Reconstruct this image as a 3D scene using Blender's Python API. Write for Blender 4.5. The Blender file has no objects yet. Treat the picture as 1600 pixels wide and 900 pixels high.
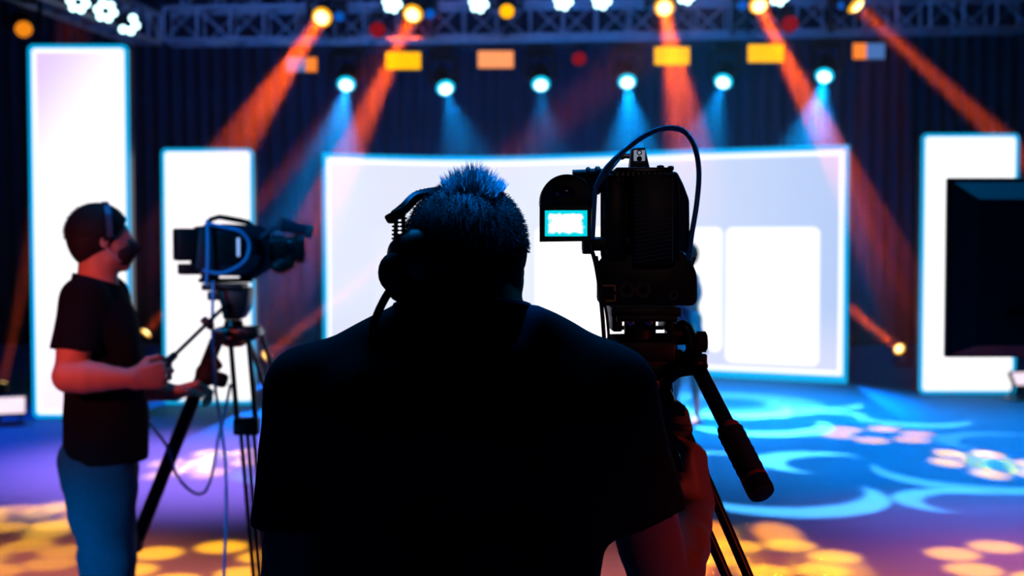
import bpy, bmesh, math, random
import numpy as np
from mathutils import Vector, Matrix, Euler

random.seed(7)
rng = np.random.default_rng(7)
SC = bpy.context.scene
COL = SC.collection
PI = math.pi

# ---------------------------------------------------------------- camera
CAM_Z = 1.65
FPX = 2000.0                       # focal length for a 1600 px wide frame
PITCH = math.atan((450 - 372) / FPX)
cam_d = bpy.data.cameras.new('camera')
cam = bpy.data.objects.new('camera', cam_d)
COL.objects.link(cam)
cam.location = (0, 0, CAM_Z)
cam.rotation_euler = (PI / 2 - PITCH, 0, 0)
cam_d.sensor_width = 36.0
cam_d.lens = 36.0 * FPX / 1600.0
cam_d.clip_start = 0.05
cam_d.clip_end = 100
cam_d.dof.use_dof = True
cam_d.dof.focus_distance = 1.85
cam_d.dof.aperture_fstop = 4.0
SC.camera = cam

# ---------------------------------------------------------------- exposure, world
SC.view_settings.view_transform = 'Standard'
SC.view_settings.look = 'None'
SC.view_settings.exposure = 0.0
SC.view_settings.gamma = 1.0
SC.view_settings.use_curve_mapping = False
SC.cycles.use_denoising = True
try:
    SC.cycles.denoiser = 'OPENIMAGEDENOISE'
except Exception:
    pass
SC.cycles.max_bounces = 5
SC.cycles.diffuse_bounces = 1
SC.cycles.glossy_bounces = 3
SC.cycles.transmission_bounces = 3
SC.cycles.volume_bounces = 0
SC.cycles.volume_step_rate = 2.0
SC.cycles.volume_max_steps = 64
SC.cycles.sample_clamp_indirect = 4.0
SC.cycles.caustics_reflective = False
SC.cycles.caustics_refractive = False
W = bpy.data.worlds.new('studio_dark')
SC.world = W
W.use_nodes = True
W.node_tree.nodes['Background'].inputs[0].default_value = (0.0, 0.002, 0.01, 1)
W.node_tree.nodes['Background'].inputs[1].default_value = 0.3


def P(px, py, d):
    """point seen at pixel (px, py) of the 1600x900 photo, at distance d in front of the camera"""
    a = (px - 800) / FPX
    b = (450 - py) / FPX
    c, s = math.cos(PITCH), math.sin(PITCH)
    vy = c + b * s
    vz = -s + b * c
    t = d / vy
    return Vector((a * t, d, CAM_Z + vz * t))


def PF(px, py):
    """the same, where the ray meets the floor"""
    a = (px - 800) / FPX
    b = (450 - py) / FPX
    c, s = math.cos(PITCH), math.sin(PITCH)
    vy = c + b * s
    vz = -s + b * c
    t = -CAM_Z / vz
    return Vector((a * t, vy * t, 0))


# ---------------------------------------------------------------- light helpers
def spot(name, loc, target, color, power, angle, blend=0.3, radius=0.04, parent=None):
    d = bpy.data.lights.new(name, 'SPOT')
    d.color = color
    d.energy = power
    d.spot_size = math.radians(angle)
    d.spot_blend = blend
    d.shadow_soft_size = radius
    o = bpy.data.objects.new(name, d)
    COL.objects.link(o)
    o.rotation_euler = (Vector(target) - Vector(loc)).to_track_quat('-Z', 'Y').to_euler()
    o.location = loc
    return o


def area(name, loc, target, color, power, sx, sy, spread=180):
    d = bpy.data.lights.new(name, 'AREA')
    d.shape = 'RECTANGLE'
    d.size, d.size_y = sx, sy
    d.color = color
    d.energy = power
    d.spread = math.radians(spread)
    o = bpy.data.objects.new(name, d)
    COL.objects.link(o)
    o.rotation_euler = (Vector(target) - Vector(loc)).to_track_quat('-Z', 'Y').to_euler()
    o.location = loc
    return o


class NT:
    """tiny node-tree helper"""
    def __init__(self, tree):
        self.t = tree

    def n(self, kind, **kw):
        x = self.t.nodes.new(kind)
        for k, v in kw.items():
            setattr(x, k, v)
        return x

    def link(self, a, b):
        self.t.links.new(a, b)

    def m(self, op, a, b=None, c=None, clamp=False):
        x = self.t.nodes.new('ShaderNodeMath')
        x.operation = op
        x.use_clamp = clamp
        for i, v in enumerate((a, b, c)):
            if v is None:
                continue
            if isinstance(v, (int, float)):
                x.inputs[i].default_value = v
            else:
                self.link(v, x.inputs[i])
        return x.outputs[0]

    def smooth(self, v, lo, hi):
        x = self.t.nodes.new('ShaderNodeMapRange')
        x.interpolation_type = 'SMOOTHSTEP'
        self.link(v, x.inputs[0])
        x.inputs[1].default_value = lo
        x.inputs[2].default_value = hi
        x.inputs[3].default_value = 0
        x.inputs[4].default_value = 1
        return x.outputs[0]

    def dist(self, u, v, cx, cy):
        du = self.m('SUBTRACT', u, cx)
        dv = self.m('SUBTRACT', v, cy)
        return self.m('SQRT', self.m('ADD', self.m('MULTIPLY', du, du), self.m('MULTIPLY', dv, dv)))


def gobo(light, pattern, base=0.0):
    """put a pattern (function of NT, u, v -> mask socket) in front of a lamp; u, v are slopes off its axis"""
    d = light.data
    d.use_nodes = True
    t = NT(d.node_tree)
    em = d.node_tree.nodes.get('Emission')
    tc = t.n('ShaderNodeTexCoord')
    sp = t.n('ShaderNodeSeparateXYZ')
    t.link(tc.outputs['Normal'], sp.inputs[0])
    az = t.m('ABSOLUTE', sp.outputs[2])
    az = t.m('MAXIMUM', az, 0.001)
    u = t.m('DIVIDE', sp.outputs[0], az)
    v = t.m('DIVIDE', sp.outputs[1], az)
    mask = pattern(t, u, v)
    if base:
        mask = t.m('ADD', mask, base)
    t.link(mask, em.inputs['Strength'])


def ring_gobo(R=0.036, r=0.013, n=6, phase=0.0, centre=False, soft=0.004):
    def f(t, u, v):
        m = None
        pts = [(R * math.cos(phase + 2 * PI * k / n), R * math.sin(phase + 2 * PI * k / n)) for k in range(n)]
        if centre:
            pts.append((0, 0))
        for cx, cy in pts:
            d = t.dist(u, v, cx, cy)
            m = d if m is None else t.m('MINIMUM', m, d)
        return t.m('SUBTRACT', 1.0, t.smooth(m, r - soft, r + soft))
    return f


# ---------------------------------------------------------------- stage washes above the frame, and added fills
# orientation of a straight-down lamp: its local x is world x, its local y is world y
def down(name, x, y, z, color, power, angle, blend, radius=0.05):
    d = bpy.data.lights.new(name, 'SPOT')
    d.color, d.energy = color, power
    d.spot_size, d.spot_blend, d.shadow_soft_size = math.radians(angle), blend, radius
    o = bpy.data.objects.new(name, d)
    COL.objects.link(o)
    o.location = (x, y, z)
    return o


down('blue_wash', 3.4, 10.2, 6.0, (0.0, 0.46, 1.0), 3700, 66, 0.9, 0.3)
down('blue_wash', 1.8, 12.6, 6.0, (0.0, 0.46, 1.0), 5600, 50, 1.0, 0.3)
down('blue_wash', -5.2, 10.0, 6.0, (0.0, 0.12, 1.0), 2000, 58, 1.0, 0.3)
down('violet_wash', -2.1, 9.2, 6.0, (1.0, 0.08, 0.25), 19000, 40, 1.0, 0.3)
down('violet_wash', 2.8, 6.9, 6.0, (1.0, 0.05, 0.2), 6000, 30, 1.0, 0.3)
for wx, wp in ((-2.3, 11000), (-0.6, 9000), (1.0, 8000), (2.8, 8000)):
    down('amber_wash', wx, 6.0, 6.0, (1.0, 0.03, 0.012), wp * 2.3, 24, 1.0, 0.3)
area('blue_truss_fill', (0, 12.6, 5.8), (0, 16.4, 4.2), (0.08, 0.25, 1.0), 90, 9.0, 0.5, 110)  # added fill, brightens the truss and tints the haze
area('blue_curtain_fill', (0.8, 17.6, 0.3), (0.8, 19.2, 3.2), (0.0, 0.22, 1.0), 260, 8.0, 0.3, 140)  # invented lamp behind the screen, turns curtain and haze blue
spot('blue_monitor_fill', (2.2, 5.7, 4.6), (2.1, 5.0, 1.8), (0.0, 0.35, 0.9), 1600, 30, 0.8, 0.1)  # added spot, only for the blue on the monitor's top slope
spot('blue_hair_fill', (-0.1, 1.60, 3.9), (-0.055, 1.745, 1.74), (0.0, 0.24, 1.0), 2600, 5.2, 0.5, 0.03)  # added narrow spot, turns the hair tuft blue

SW_X, SW_Y, SW_Z = 2.9, 9.3, 6.0          # the lamp that throws the cyan swirls
swirl = down('cyan_swirl_projector', SW_X, SW_Y, SW_Z, (0.35, 0.38, 0.48), 17000, 80, 0.15, 0.02)
# crescents on the floor: pixel centre, radius in metres, bite shift (dx, dy), bite radius, brightness
CRES = [
    ((1275, 722), 0.46, (0.18, -0.14), 0.42, 1.5),
    ((1230, 775), 0.64, (-0.06, 0.26), 0.60, 0.9),
    ((1190, 665), 0.62, (-0.05, 0.24), 0.58, 3.2),
    ((1545, 738), 0.80, (0.06, 0.24), 0.78, 0.6),
    ((1490, 782), 0.38, (0.13, -0.10), 0.33, 0.8),
    ((1425, 655), 0.52, (0.12, 0.22), 0.50, 1.1),
    ((1140, 640), 0.60, (0.0, 0.30), 0.56, 4.5),
    ((1288, 650), 0.40, (0.02, -0.22), 0.38, 2.4),
    ((1275, 632), 0.45, (0.02, 0.20), 0.42, 2.0),
    ((1560, 690), 0.50, (0.12, -0.14), 0.46, 0.35),
    ((1105, 722), 0.50, (0.10, -0.14), 0.46, 1.0),
    ((1130, 632), 1.00, (0.02, 0.10), 0.40, 1.0),
    ((430, 740), 0.35, (0.10, 0.12), 0.30, 1.2),
]


def swirls(t, u, v):
    s = None
    for (px, py), r, (bx, by), br, k in CRES:
        c = PF(px, py)
        cx, cy = (c.x - SW_X) / SW_Z, (c.y - SW_Y) / SW_Z
        a = t.dist(u, v, cx, cy)
        b = t.dist(u, v, cx + bx / SW_Z, cy + by / SW_Z)
        inside = t.m('SUBTRACT', 1.0, t.smooth(a, (r - 0.03) / SW_Z, (r + 0.02) / SW_Z))
        out = t.smooth(b, (br - 0.02) / SW_Z, (br + 0.05) / SW_Z)
        m = t.m('MULTIPLY', t.m('MULTIPLY', inside, out), k)
        s = m if s is None else t.m('ADD', s, m)
    return s


gobo(swirl, swirls)

# rings of amber dots, thrown straight down on the floor: pixel centre, radius on the floor, strength
for (px, py), rr, ph, pw in [((1372, 679), 0.34, 0.1, 2.5 * 14040),
                             ((55, 808), 0.28, 0.2, 20520),
                             ((20, 872), 0.26, 0.6, 16200), ((310, 880), 0.34, 0.4, 1.8 * 22680),
                             ((1215, 872), 0.30, 0.1, 1.8 * 20520), ((1590, 878), 0.32, 0.5, 1.8 * 22680)]:
    c = PF(px, py)
    L = down('amber_ring_projector', c.x, c.y, 5.6, (1.0, 0.06, 0.0), pw * 1.6, 16, 0.05, 0.02)
    gobo(L, ring_gobo(R=rr / 5.6, r=0.135 / 5.6, n=6, phase=ph, soft=0.035 / 5.6))

# light that reaches the people: red from behind the camera, a little blue from above, and added fills
spot('red_operator_light', (-2.0, 0.7, 2.3), P(120, 530, 4.1), (1.0, 0.10, 0.10), 430, 14, 0.7, 0.15)  # unseen red source on the camera side, aimed at the left operator
spot('dim_red_light', (1.7, 0.5, 1.5), P(1105, 790, 1.95), (1.0, 0.08, 0.05), 28, 18, 0.8, 0.10)
spot('warm_camera_fill', (0.5, -0.6, 2.3), P(1005, 400, 2.0), (1.0, 0.55, 0.45), 5, 9, 0.8, 0.05)  # added to bring out detail on the back of the front camera
spot('blue_cable_fill', (1.4, 3.0, 3.0), P(1070, 300, 2.02), (0.0, 0.35, 1.0), 110, 9, 0.6, 0.05)  # added for the blue on the cable loop and camera rim
area('blue_overhead', (-0.6, 4.2, 4.6), (-0.3, 2.2, 1.3), (0.0, 0.3, 1.0), 34, 2.5, 0.8, 120)
spot('blue_jeans_fill', (-2.4, 1.6, 0.5), (-1.3, 4.1, 0.60), (0.0, 0.42, 1.0), 260, 20, 0.7, 0.2)  # added low spot that turns only the jeans blue
spot('blue_left_camera_fill', (-2.2, 2.0, 2.6), P(375, 395, 4.2), (0.0, 0.40, 1.0), 220, 14, 0.8, 0.1)  # added fill that tints the left camera blue


# ---------------------------------------------------------------- materials
MATS = {}


def mat(name, color, rough=0.5, metal=0.0, emit=None, es=0.0, spec=0.5, noise=0.0, nscale=40, bump=0.0, coat=0.0):
    if name in MATS:
        return MATS[name]
    m = bpy.data.materials.new(name)
    m.use_nodes = True
    t = NT(m.node_tree)
    b = m.node_tree.nodes['Principled BSDF']
    b.inputs['Base Color'].default_value = (*color, 1)
    b.inputs['Roughness'].default_value = rough
    b.inputs['Metallic'].default_value = metal
    b.inputs['Specular IOR Level'].default_value = spec
    b.inputs['Coat Weight'].default_value = coat
    if emit:
        b.inputs['Emission Color'].default_value = (*emit, 1)
        b.inputs['Emission Strength'].default_value = es
    if noise or bump:
        tc = t.n('ShaderNodeTexCoord')
        nz = t.n('ShaderNodeTexNoise')
        nz.inputs['Scale'].default_value = nscale
        nz.inputs['Detail'].default_value = 4
        t.link(tc.outputs['Object'], nz.inputs['Vector'])
        if noise:
            mx = t.n('ShaderNodeMix', data_type='RGBA')
            mx.inputs['A'].default_value = (*[max(0, c * (1 - noise)) for c in color], 1)
            mx.inputs['B'].default_value = (*[min(1, c * (1 + noise)) for c in color], 1)
            t.link(nz.outputs['Fac'], mx.inputs['Factor'])
            t.link(mx.outputs['Result'], b.inputs['Base Color'])
        if bump:
            bp = t.n('ShaderNodeBump')
            bp.inputs['Strength'].default_value = bump
            bp.inputs['Distance'].default_value = 0.002
            t.link(nz.outputs['Fac'], bp.inputs['Height'])
            t.link(bp.outputs['Normal'], b.inputs['Normal'])
    MATS[name] = m
    return m


BLACK = mat('black_plastic', (0.010, 0.011, 0.013), 0.42, spec=0.3, noise=0.3, nscale=60)
RUBBER = mat('black_rubber', (0.010, 0.010, 0.011), 0.75, bump=0.3, nscale=300)
DMETAL = mat('dark_metal', (0.035, 0.037, 0.042), 0.30, metal=0.8, noise=0.2, nscale=80)
CHROME = mat('brushed_steel', (0.55, 0.56, 0.58), 0.28, metal=1.0, noise=0.1, nscale=120)
REDM = mat('red_anodised_metal', (0.55, 0.02, 0.02), 0.3, metal=0.5, noise=0.1)
COPPER = mat('copper_contact', (0.45, 0.18, 0.10), 0.35, metal=0.9, noise=0.2)
ALU = mat('truss_aluminium', (0.42, 0.43, 0.46), 0.42, metal=0.6, noise=0.15, nscale=30)
SKIN = mat('skin', (0.50, 0.30, 0.22), 0.55, noise=0.12, nscale=25, bump=0.15)
SKIN2 = mat('skin_tanned', (0.36, 0.20, 0.14), 0.55, noise=0.12, nscale=25, bump=0.15)
HAIR = mat('black_hair', (0.006, 0.006, 0.006), 0.75, noise=0.3, nscale=200)
HAIRTIP = mat('black_hair_strands', (0.004, 0.0045, 0.006), 0.6, spec=0.2, noise=0.3, nscale=200)
SHIRT = mat('navy_cotton', (0.012, 0.014, 0.028), 0.9, noise=0.2, nscale=300, bump=0.3, spec=0.2)
SHIRTB = mat('black_cotton', (0.003, 0.003, 0.005), 0.92, noise=0.2, nscale=300, bump=0.3, spec=0.15)
JEANS = mat('dark_denim', (0.015, 0.085, 0.15), 0.9, noise=0.3, nscale=60, bump=0.3, spec=0.2)
TROUS = mat('dark_trousers', (0.02, 0.02, 0.03), 0.9, noise=0.2, nscale=60, spec=0.2)
SHOE = mat('shoe_leather', (0.02, 0.02, 0.02), 0.5, noise=0.2)
CABLE = mat('blue_lit_cable', (0.06, 0.33, 0.70), 0.42, noise=0.15, nscale=50, coat=0.3)  # blue light falling on the cables is put into their base colour
BCABLE = mat('black_cable', (0.012, 0.012, 0.014), 0.4, noise=0.15, nscale=50)
MASKM = mat('black_face_mask', (0.01, 0.01, 0.012), 0.85, noise=0.2, nscale=200)
STRAP = mat('white_elastic', (0.7, 0.7, 0.75), 0.7, noise=0.1, nscale=200)
DRESS = mat('blue_grey_dress', (0.10, 0.22, 0.34), 0.8, noise=0.2, nscale=60)
WALLM = mat('black_painted_wall', (0.02, 0.022, 0.03), 0.85, noise=0.3, nscale=6, bump=0.2)
CEILM = mat('black_ceiling', (0.012, 0.013, 0.018), 0.9, noise=0.3, nscale=6)
CURT = mat('navy_curtain', (0.003, 0.009, 0.035), 0.85, noise=0.25, nscale=12, bump=0.2)
CYANHALO = mat('cyan_halo_glow', (0.0, 0.3, 0.5), 0.4, emit=(0.0, 0.46, 0.85), es=0.95, noise=0.02)  # glow that stands in for the cyan halo round the screens


def emis(name, color, strength, hot=None, hot_strength=None, hot_r=0.5):
    """lamp lens: bright core and a coloured rim, by the angle of the lens surface"""
    if name in MATS:
        return MATS[name]
    m = bpy.data.materials.new(name)
    m.use_nodes = True
    nt = m.node_tree
    nt.nodes.clear()
    t = NT(nt)
    out = t.n('ShaderNodeOutputMaterial')
    e = t.n('ShaderNodeEmission')
    t.link(e.outputs[0], out.inputs[0])
    e.inputs[0].default_value = (*color, 1)
    e.inputs[1].default_value = strength
    tc = t.n('ShaderNodeTexCoord')
    nz = t.n('ShaderNodeTexNoise')
    nz.inputs['Scale'].default_value = 12
    t.link(tc.outputs['Object'], nz.inputs['Vector'])
    k = t.m('MULTIPLY_ADD', nz.outputs['Fac'], 0.2 * strength, 0.9 * strength)
    t.link(k, e.inputs[1])
    MATS[name] = m
    return m


LYEL = emis('amber_lamp_rim', (1.0, 0.42, 0.0), 1.6)
LYELH = emis('amber_lamp_core', (1.0, 0.80, 0.32), 4.0)
LCYA = emis('cyan_lamp_rim', (0.0, 0.65, 1.0), 1.5)
LCYAH = emis('cyan_lamp_core', (0.75, 1.0, 0.95), 3.0)
LWHT = emis('cold_white_led', (0.55, 0.95, 1.0), 4.5)
LORA = emis('orange_lamp_face', (1.0, 0.24, 0.03), 1.1)
LORD = emis('orange_lamp_dim', (1.0, 0.28, 0.01), 0.9)
LYPA = emis('yellow_flood_face', (1.0, 0.46, 0.0), 1.4)
LPEA = emis('peach_flood_face', (1.0, 0.33, 0.12), 1.15)
LBLU = emis('blue_flood_face', (0.10, 0.28, 0.75), 0.6)
LRED = emis('red_lens_reflection', (0.7, 0.01, 0.03), 0.32)  # red reflection in switched-off lenses, made as a weak emission
LBDIM = emis('blue_dim_lens', (0.0, 0.16, 0.9), 0.6)  # weak blue emission for the small lenses
LPINK = emis('pale_pink_panel', (1.0, 0.80, 0.95), 1.1)
VFSCR = None


# ---------------------------------------------------------------- mesh helpers
def wm(o):
    m = o.matrix_basis.copy()
    while o.parent:
        o = o.parent
        m = o.matrix_basis @ m
    return m


def tag(o, label=None, cat=None, group=None, kind=None):
    if label:
        o['label'] = label
    if cat:
        o['category'] = cat
    if group:
        o['group'] = group
    if kind:
        o['kind'] = kind
    return o


def thing(name, label, cat, loc=(0, 0, 0), rot=(0, 0, 0), group=None):
    o = bpy.data.objects.new(name, None)
    COL.objects.link(o)
    o.location = loc
    o.rotation_euler = rot
    o.empty_display_size = 0.1
    return tag(o, label, cat, group)


def catmull(pts, n=8):
    pts = [Vector(p) for p in pts]
    if len(pts) < 3:
        return pts
    q = [2 * pts[0] - pts[1]] + pts + [2 * pts[-1] - pts[-2]]
    out = []
    for i in range(1, len(q) - 2):
        p0, p1, p2, p3 = q[i - 1:i + 3]
        for k in range(n):
            t = k / n
            out.append(0.5 * ((2 * p1) + (-p0 + p2) * t + (2 * p0 - 5 * p1 + 4 * p2 - p3) * t * t
                              + (-p0 + 3 * p1 - 3 * p2 + p3) * t ** 3))
    out.append(pts[-1])
    return out


class MB:
    """collects shapes, builds them as ONE mesh object"""
    def __init__(self):
        self.bm = bmesh.new()

    def box(self, c, size, rot=None, bevel=0.0, seg=2):
        M = Matrix.Translation(Vector(c))
        if rot is not None:
            M = M @ (rot.to_matrix().to_4x4() if isinstance(rot, Euler) else rot.to_4x4())
        M = M @ Matrix.Diagonal((size[0], size[1], size[2], 1))
        r = bmesh.ops.create_cube(self.bm, size=1.0, matrix=M)
        if bevel > 0:
            es = set()
            for v in r['verts']:
                for e in v.link_edges:
                    es.add(e)
            bmesh.ops.bevel(self.bm, geom=list(es), offset=bevel, segments=seg, affect='EDGES', profile=0.5)
        return self

    def tube(self, pts, r, seg=12, cap=True):
        pts = [Vector(p) for p in pts]
        n = len(pts)
        rs = r if isinstance(r, (list, tuple)) else [r] * n
        if len(rs) != n:
            rs = [rs[0] + (rs[-1] - rs[0]) * i / (n - 1) for i in range(n)]
        t0 = (pts[1] - pts[0]).normalized()
        up = Vector((0, 0, 1)) if abs(t0.z) < 0.9 else Vector((1, 0, 0))
        nrm = t0.cross(up).normalized()
        rings = []
        for i, p in enumerate(pts):
            a = pts[min(i + 1, n - 1)] - pts[max(i - 1, 0)]
            if a.length < 1e-9:
                a = t0
            a.normalize()
            nrm = nrm - a * nrm.dot(a)
            if nrm.length < 1e-6:
                nrm = a.orthogonal()
            nrm.normalize()
            b = a.cross(nrm)
            rings.append([self.bm.verts.new(p + (nrm * math.cos(2 * PI * k / seg) + b * math.sin(2 * PI * k / seg)) * rs[i])
                          for k in range(seg)])
        for i in range(n - 1):
            for k in range(seg):
                k2 = (k + 1) % seg
                self.bm.faces.new((rings[i][k], rings[i][k2], rings[i + 1][k2], rings[i + 1][k]))
        if cap:
            self.bm.faces.new(list(reversed(rings[0])))
            self.bm.faces.new(rings[-1])
        return self

    def lathe(self, o, axis, prof, seg=24):
        """prof: list of (distance along axis, radius)"""
        o = Vector(o)
        a = Vector(axis).normalized()
        n = a.orthogonal().normalized()
        b = a.cross(n)
        rings = []
        for h, r in prof:
            r = max(r, 1e-5)
            rings.append([self.bm.verts.new(o + a * h + (n * math.cos(2 * PI * k / seg) + b * math.sin(2 * PI * k / seg)) * r)
                          for k in range(seg)])
        for i in range(len(rings) - 1):
            for k in range(seg):
                k2 = (k + 1) % seg
                self.bm.faces.new((rings[i][k], rings[i][k2], rings[i + 1][k2], rings[i + 1][k]))
        self.bm.faces.new(list(reversed(rings[0])))
        self.bm.faces.new(rings[-1])
        return self

    def prism(self, outline, depth_vec, bevel=0.0):
        """closed 3-D outline extruded by depth_vec"""
        vs = [self.bm.verts.new(Vector(p)) for p in outline]
        f = self.bm.faces.new(vs)
        r = bmesh.ops.extrude_face_region(self.bm, geom=[f])
        nv = [g for g in r['geom'] if isinstance(g, bmesh.types.BMVert)]
        bmesh.ops.translate(self.bm, verts=nv, vec=Vector(depth_vec))
        if bevel > 0:
            es = set()
            for v in vs + nv:
                for e in v.link_edges:
                    es.add(e)
            bmesh.ops.bevel(self.bm, geom=list(es), offset=bevel, segments=2, affect='EDGES', profile=0.5)
        return self

    def sphere(self, c, r, scale=(1, 1, 1), rot=None, seg=16):
        M = Matrix.Translation(Vector(c))
        if rot is not None:
            M = M @ rot.to_4x4()
        M = M @ Matrix.Diagonal((scale[0] * r, scale[1] * r, scale[2] * r, 1))
        bmesh.ops.create_uvsphere(self.bm, u_segments=seg, v_segments=max(8, seg * 2 // 3), radius=1.0, matrix=M)
        return self

    def build(self, name, m, parent=None, local=False, smooth=40):
        me = bpy.data.meshes.new(name)
        bmesh.ops.recalc_face_normals(self.bm, faces=self.bm.faces[:])
        self.bm.to_mesh(me)
        self.bm.free()
        o = bpy.data.objects.new(name, me)
        COL.objects.link(o)
        me.materials.append(m)
        if parent is not None:
            o.parent = parent
            if not local:
                me.transform(wm(parent).inverted())
        shade(me, smooth)
        return o


def shade(me, ang=40):
    if ang:
        me.polygons.foreach_set('use_smooth', [True] * len(me.polygons))
        try:
            me.set_sharp_from_angle(angle=math.radians(ang))
        except Exception:
            pass


def struct(o):
    o['kind'] = 'structure'
    return o


def rrect(w, h, r, n=5, cx=0.0, cz=0.0):
    """rounded rectangle outline, list of (x, z)"""
    pts = []
    for (sx, sz, a0) in ((1, -1, -90), (1, 1, 0), (-1, 1, 90), (-1, -1, 180)):
        for k in range(n + 1):
            a = math.radians(a0 + 90 * k / n)
            pts.append((cx + sx * (w / 2 - r) + r * math.cos(a), cz + sz * (h / 2 - r) + r * math.sin(a)))
    return pts


# ---------------------------------------------------------------- implicit bodies
class Field:
    def __init__(self, lo, hi, h):
        self.lo = np.array(lo, dtype=np.float32)
        self.h = h
        self.n = np.ceil((np.array(hi) - np.array(lo)) / h).astype(int) + 1
        self.F = np.full(self.n, 0.25, dtype=np.float32)

    def sub(self, blo, bhi, m):
        a = np.maximum(np.floor((np.array(blo) - m - self.lo) / self.h).astype(int), 0)
        b = np.minimum(np.ceil((np.array(bhi) + m - self.lo) / self.h).astype(int) + 1, self.n)
        if np.any(b <= a):
            return None
        sl = tuple(slice(int(a[i]), int(b[i])) for i in range(3))
        ax = [(self.lo[i] + self.h * np.arange(a[i], b[i])).astype(np.float32) for i in range(3)]
        return sl, ax[0][:, None, None], ax[1][None, :, None], ax[2][None, None, :]

    def comb(self, sl, d, k, cut):
        a = self.F[sl]
        if cut:
            d = -d
            hh = np.clip(0.5 - 0.5 * (d - a) / k, 0, 1)
            self.F[sl] = d * (1 - hh) + a * hh + k * hh * (1 - hh)
        else:
            hh = np.clip(0.5 + 0.5 * (d - a) / k, 0, 1)
            self.F[sl] = d * (1 - hh) + a * hh - k * hh * (1 - hh)

    def cap(self, a, b, ra, rb=None, k=0.02, cut=False):
        rb = ra if rb is None else rb
        a = np.array(a, dtype=np.float32)
        b = np.array(b, dtype=np.float32)
        R = max(ra, rb)
        s = self.sub(np.minimum(a, b) - R, np.maximum(a, b) + R, k * 1.3 + 2 * self.h)
        if s is None:
            return self
        sl, X, Y, Z = s
        ab = b - a
        L = float(ab @ ab) + 1e-12
        t = np.clip(((X - a[0]) * ab[0] + (Y - a[1]) * ab[1] + (Z - a[2]) * ab[2]) / L, 0, 1)
        d = np.sqrt((X - a[0] - t * ab[0]) ** 2 + (Y - a[1] - t * ab[1]) ** 2 + (Z - a[2] - t * ab[2]) ** 2) - (ra + (rb - ra) * t)
        self.comb(sl, d, k, cut)
        return self

    def ell(self, c, r, rot=None, k=0.02, cut=False):
        """rot: 3x3 whose columns are the ellipsoid's axes"""
        c = np.array(c, dtype=np.float32)
        Rm = np.array(rot, dtype=np.float32) if rot is not None else np.eye(3, dtype=np.float32)
        r = np.array(r, dtype=np.float32)
        ext = np.abs(Rm) @ r
        s = self.sub(c - ext, c + ext, k * 1.3 + 2 * self.h)
        if s is None:
            return self
        sl, X, Y, Z = s
        q = []
        for i in range(3):
            q.append((X - c[0]) * Rm[0, i] + (Y - c[1]) * Rm[1, i] + (Z - c[2]) * Rm[2, i])
        k0 = np.sqrt(sum((q[i] / r[i]) ** 2 for i in range(3)))
        k1 = np.sqrt(sum((q[i] / r[i] ** 2) ** 2 for i in range(3))) + 1e-6
        d = k0 * (k0 - 1) / k1
        self.comb(sl, d.astype(np.float32), k, cut)
        return self

    def twin(self):
        o = Field.__new__(Field)
        o.lo, o.h, o.n = self.lo, self.h, self.n
        o.F = np.full(self.n, 0.25, dtype=np.float32)
        return o

    def merge(self, other, k=0.02):
        m = other.F < 0.2
        a, d = self.F[m], other.F[m]
        hh = np.clip(0.5 + 0.5 * (d - a) / k, 0, 1)
        self.F[m] = d * (1 - hh) + a * hh - k * hh * (1 - hh)
        return self

    def plane(self, p, n, k=0.004, blo=None, bhi=None):
        """cut away the side the normal points to, inside an optional box"""
        blo = self.lo if blo is None else blo
        bhi = self.lo + self.h * self.n if bhi is None else bhi
        s = self.sub(blo, bhi, 0)
        if s is None:
            return self
        sl, X, Y, Z = s
        n = np.array(n, dtype=np.float32)
        n /= np.linalg.norm(n)
        d = (X - p[0]) * n[0] + (Y - p[1]) * n[1] + (Z - p[2]) * n[2]
        d = np.broadcast_to(d, self.F[sl].shape)
        self.F[sl] = np.maximum(self.F[sl], d)
        return self

    def wrinkle(self, amp, freq=28.0, seed=0, stretch=(1, 1, 1)):
        X = (self.lo[0] + self.h * np.arange(self.n[0]))[:, None, None] * stretch[0]
        Y = (self.lo[1] + self.h * np.arange(self.n[1]))[None, :, None] * stretch[1]
        Z = (self.lo[2] + self.h * np.arange(self.n[2]))[None, None, :] * stretch[2]
        g = np.random.default_rng(seed)
        for i in range(5):
            v = g.normal(size=3)
            v /= np.linalg.norm(v)
            f = freq * (1 + 0.5 * i)
            self.F += (amp / (1 + 0.6 * i) * np.sin(f * (v[0] * X + v[1] * Y + v[2] * Z)
                       + 1.5 * np.sin(f * 0.4 * (v[1] * X - v[0] * Y + v[2] * Z)) + i)).astype(np.float32)
        return self

    def mesh(self, name, m, parent=None):
        F = self.F
        for ax in range(3):
            sl = [slice(None)] * 3
            sl[ax] = 0
            F[tuple(sl)] = np.maximum(F[tuple(sl)], 0.001)
            sl[ax] = -1
            F[tuple(sl)] = np.maximum(F[tuple(sl)], 0.001)
        S = F < 0
        cnt = np.zeros(tuple(np.array(S.shape) - 1), dtype=np.uint8)
        offs = [(i, j, k) for i in (0, 1) for j in (0, 1) for k in (0, 1)]
        nx, ny, nz = S.shape
        for (i, j, k) in offs:
            cnt += S[i:nx - 1 + i, j:ny - 1 + j, k:nz - 1 + k]
        act = np.argwhere((cnt > 0) & (cnt < 8))
        idx = np.full(cnt.shape, -1, dtype=np.int32)
        idx[act[:, 0], act[:, 1], act[:, 2]] = np.arange(len(act))
        vals = {o: F[act[:, 0] + o[0], act[:, 1] + o[1], act[:, 2] + o[2]] for o in offs}
        acc = np.zeros((len(act), 3))
        num = np.zeros(len(act))
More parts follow.
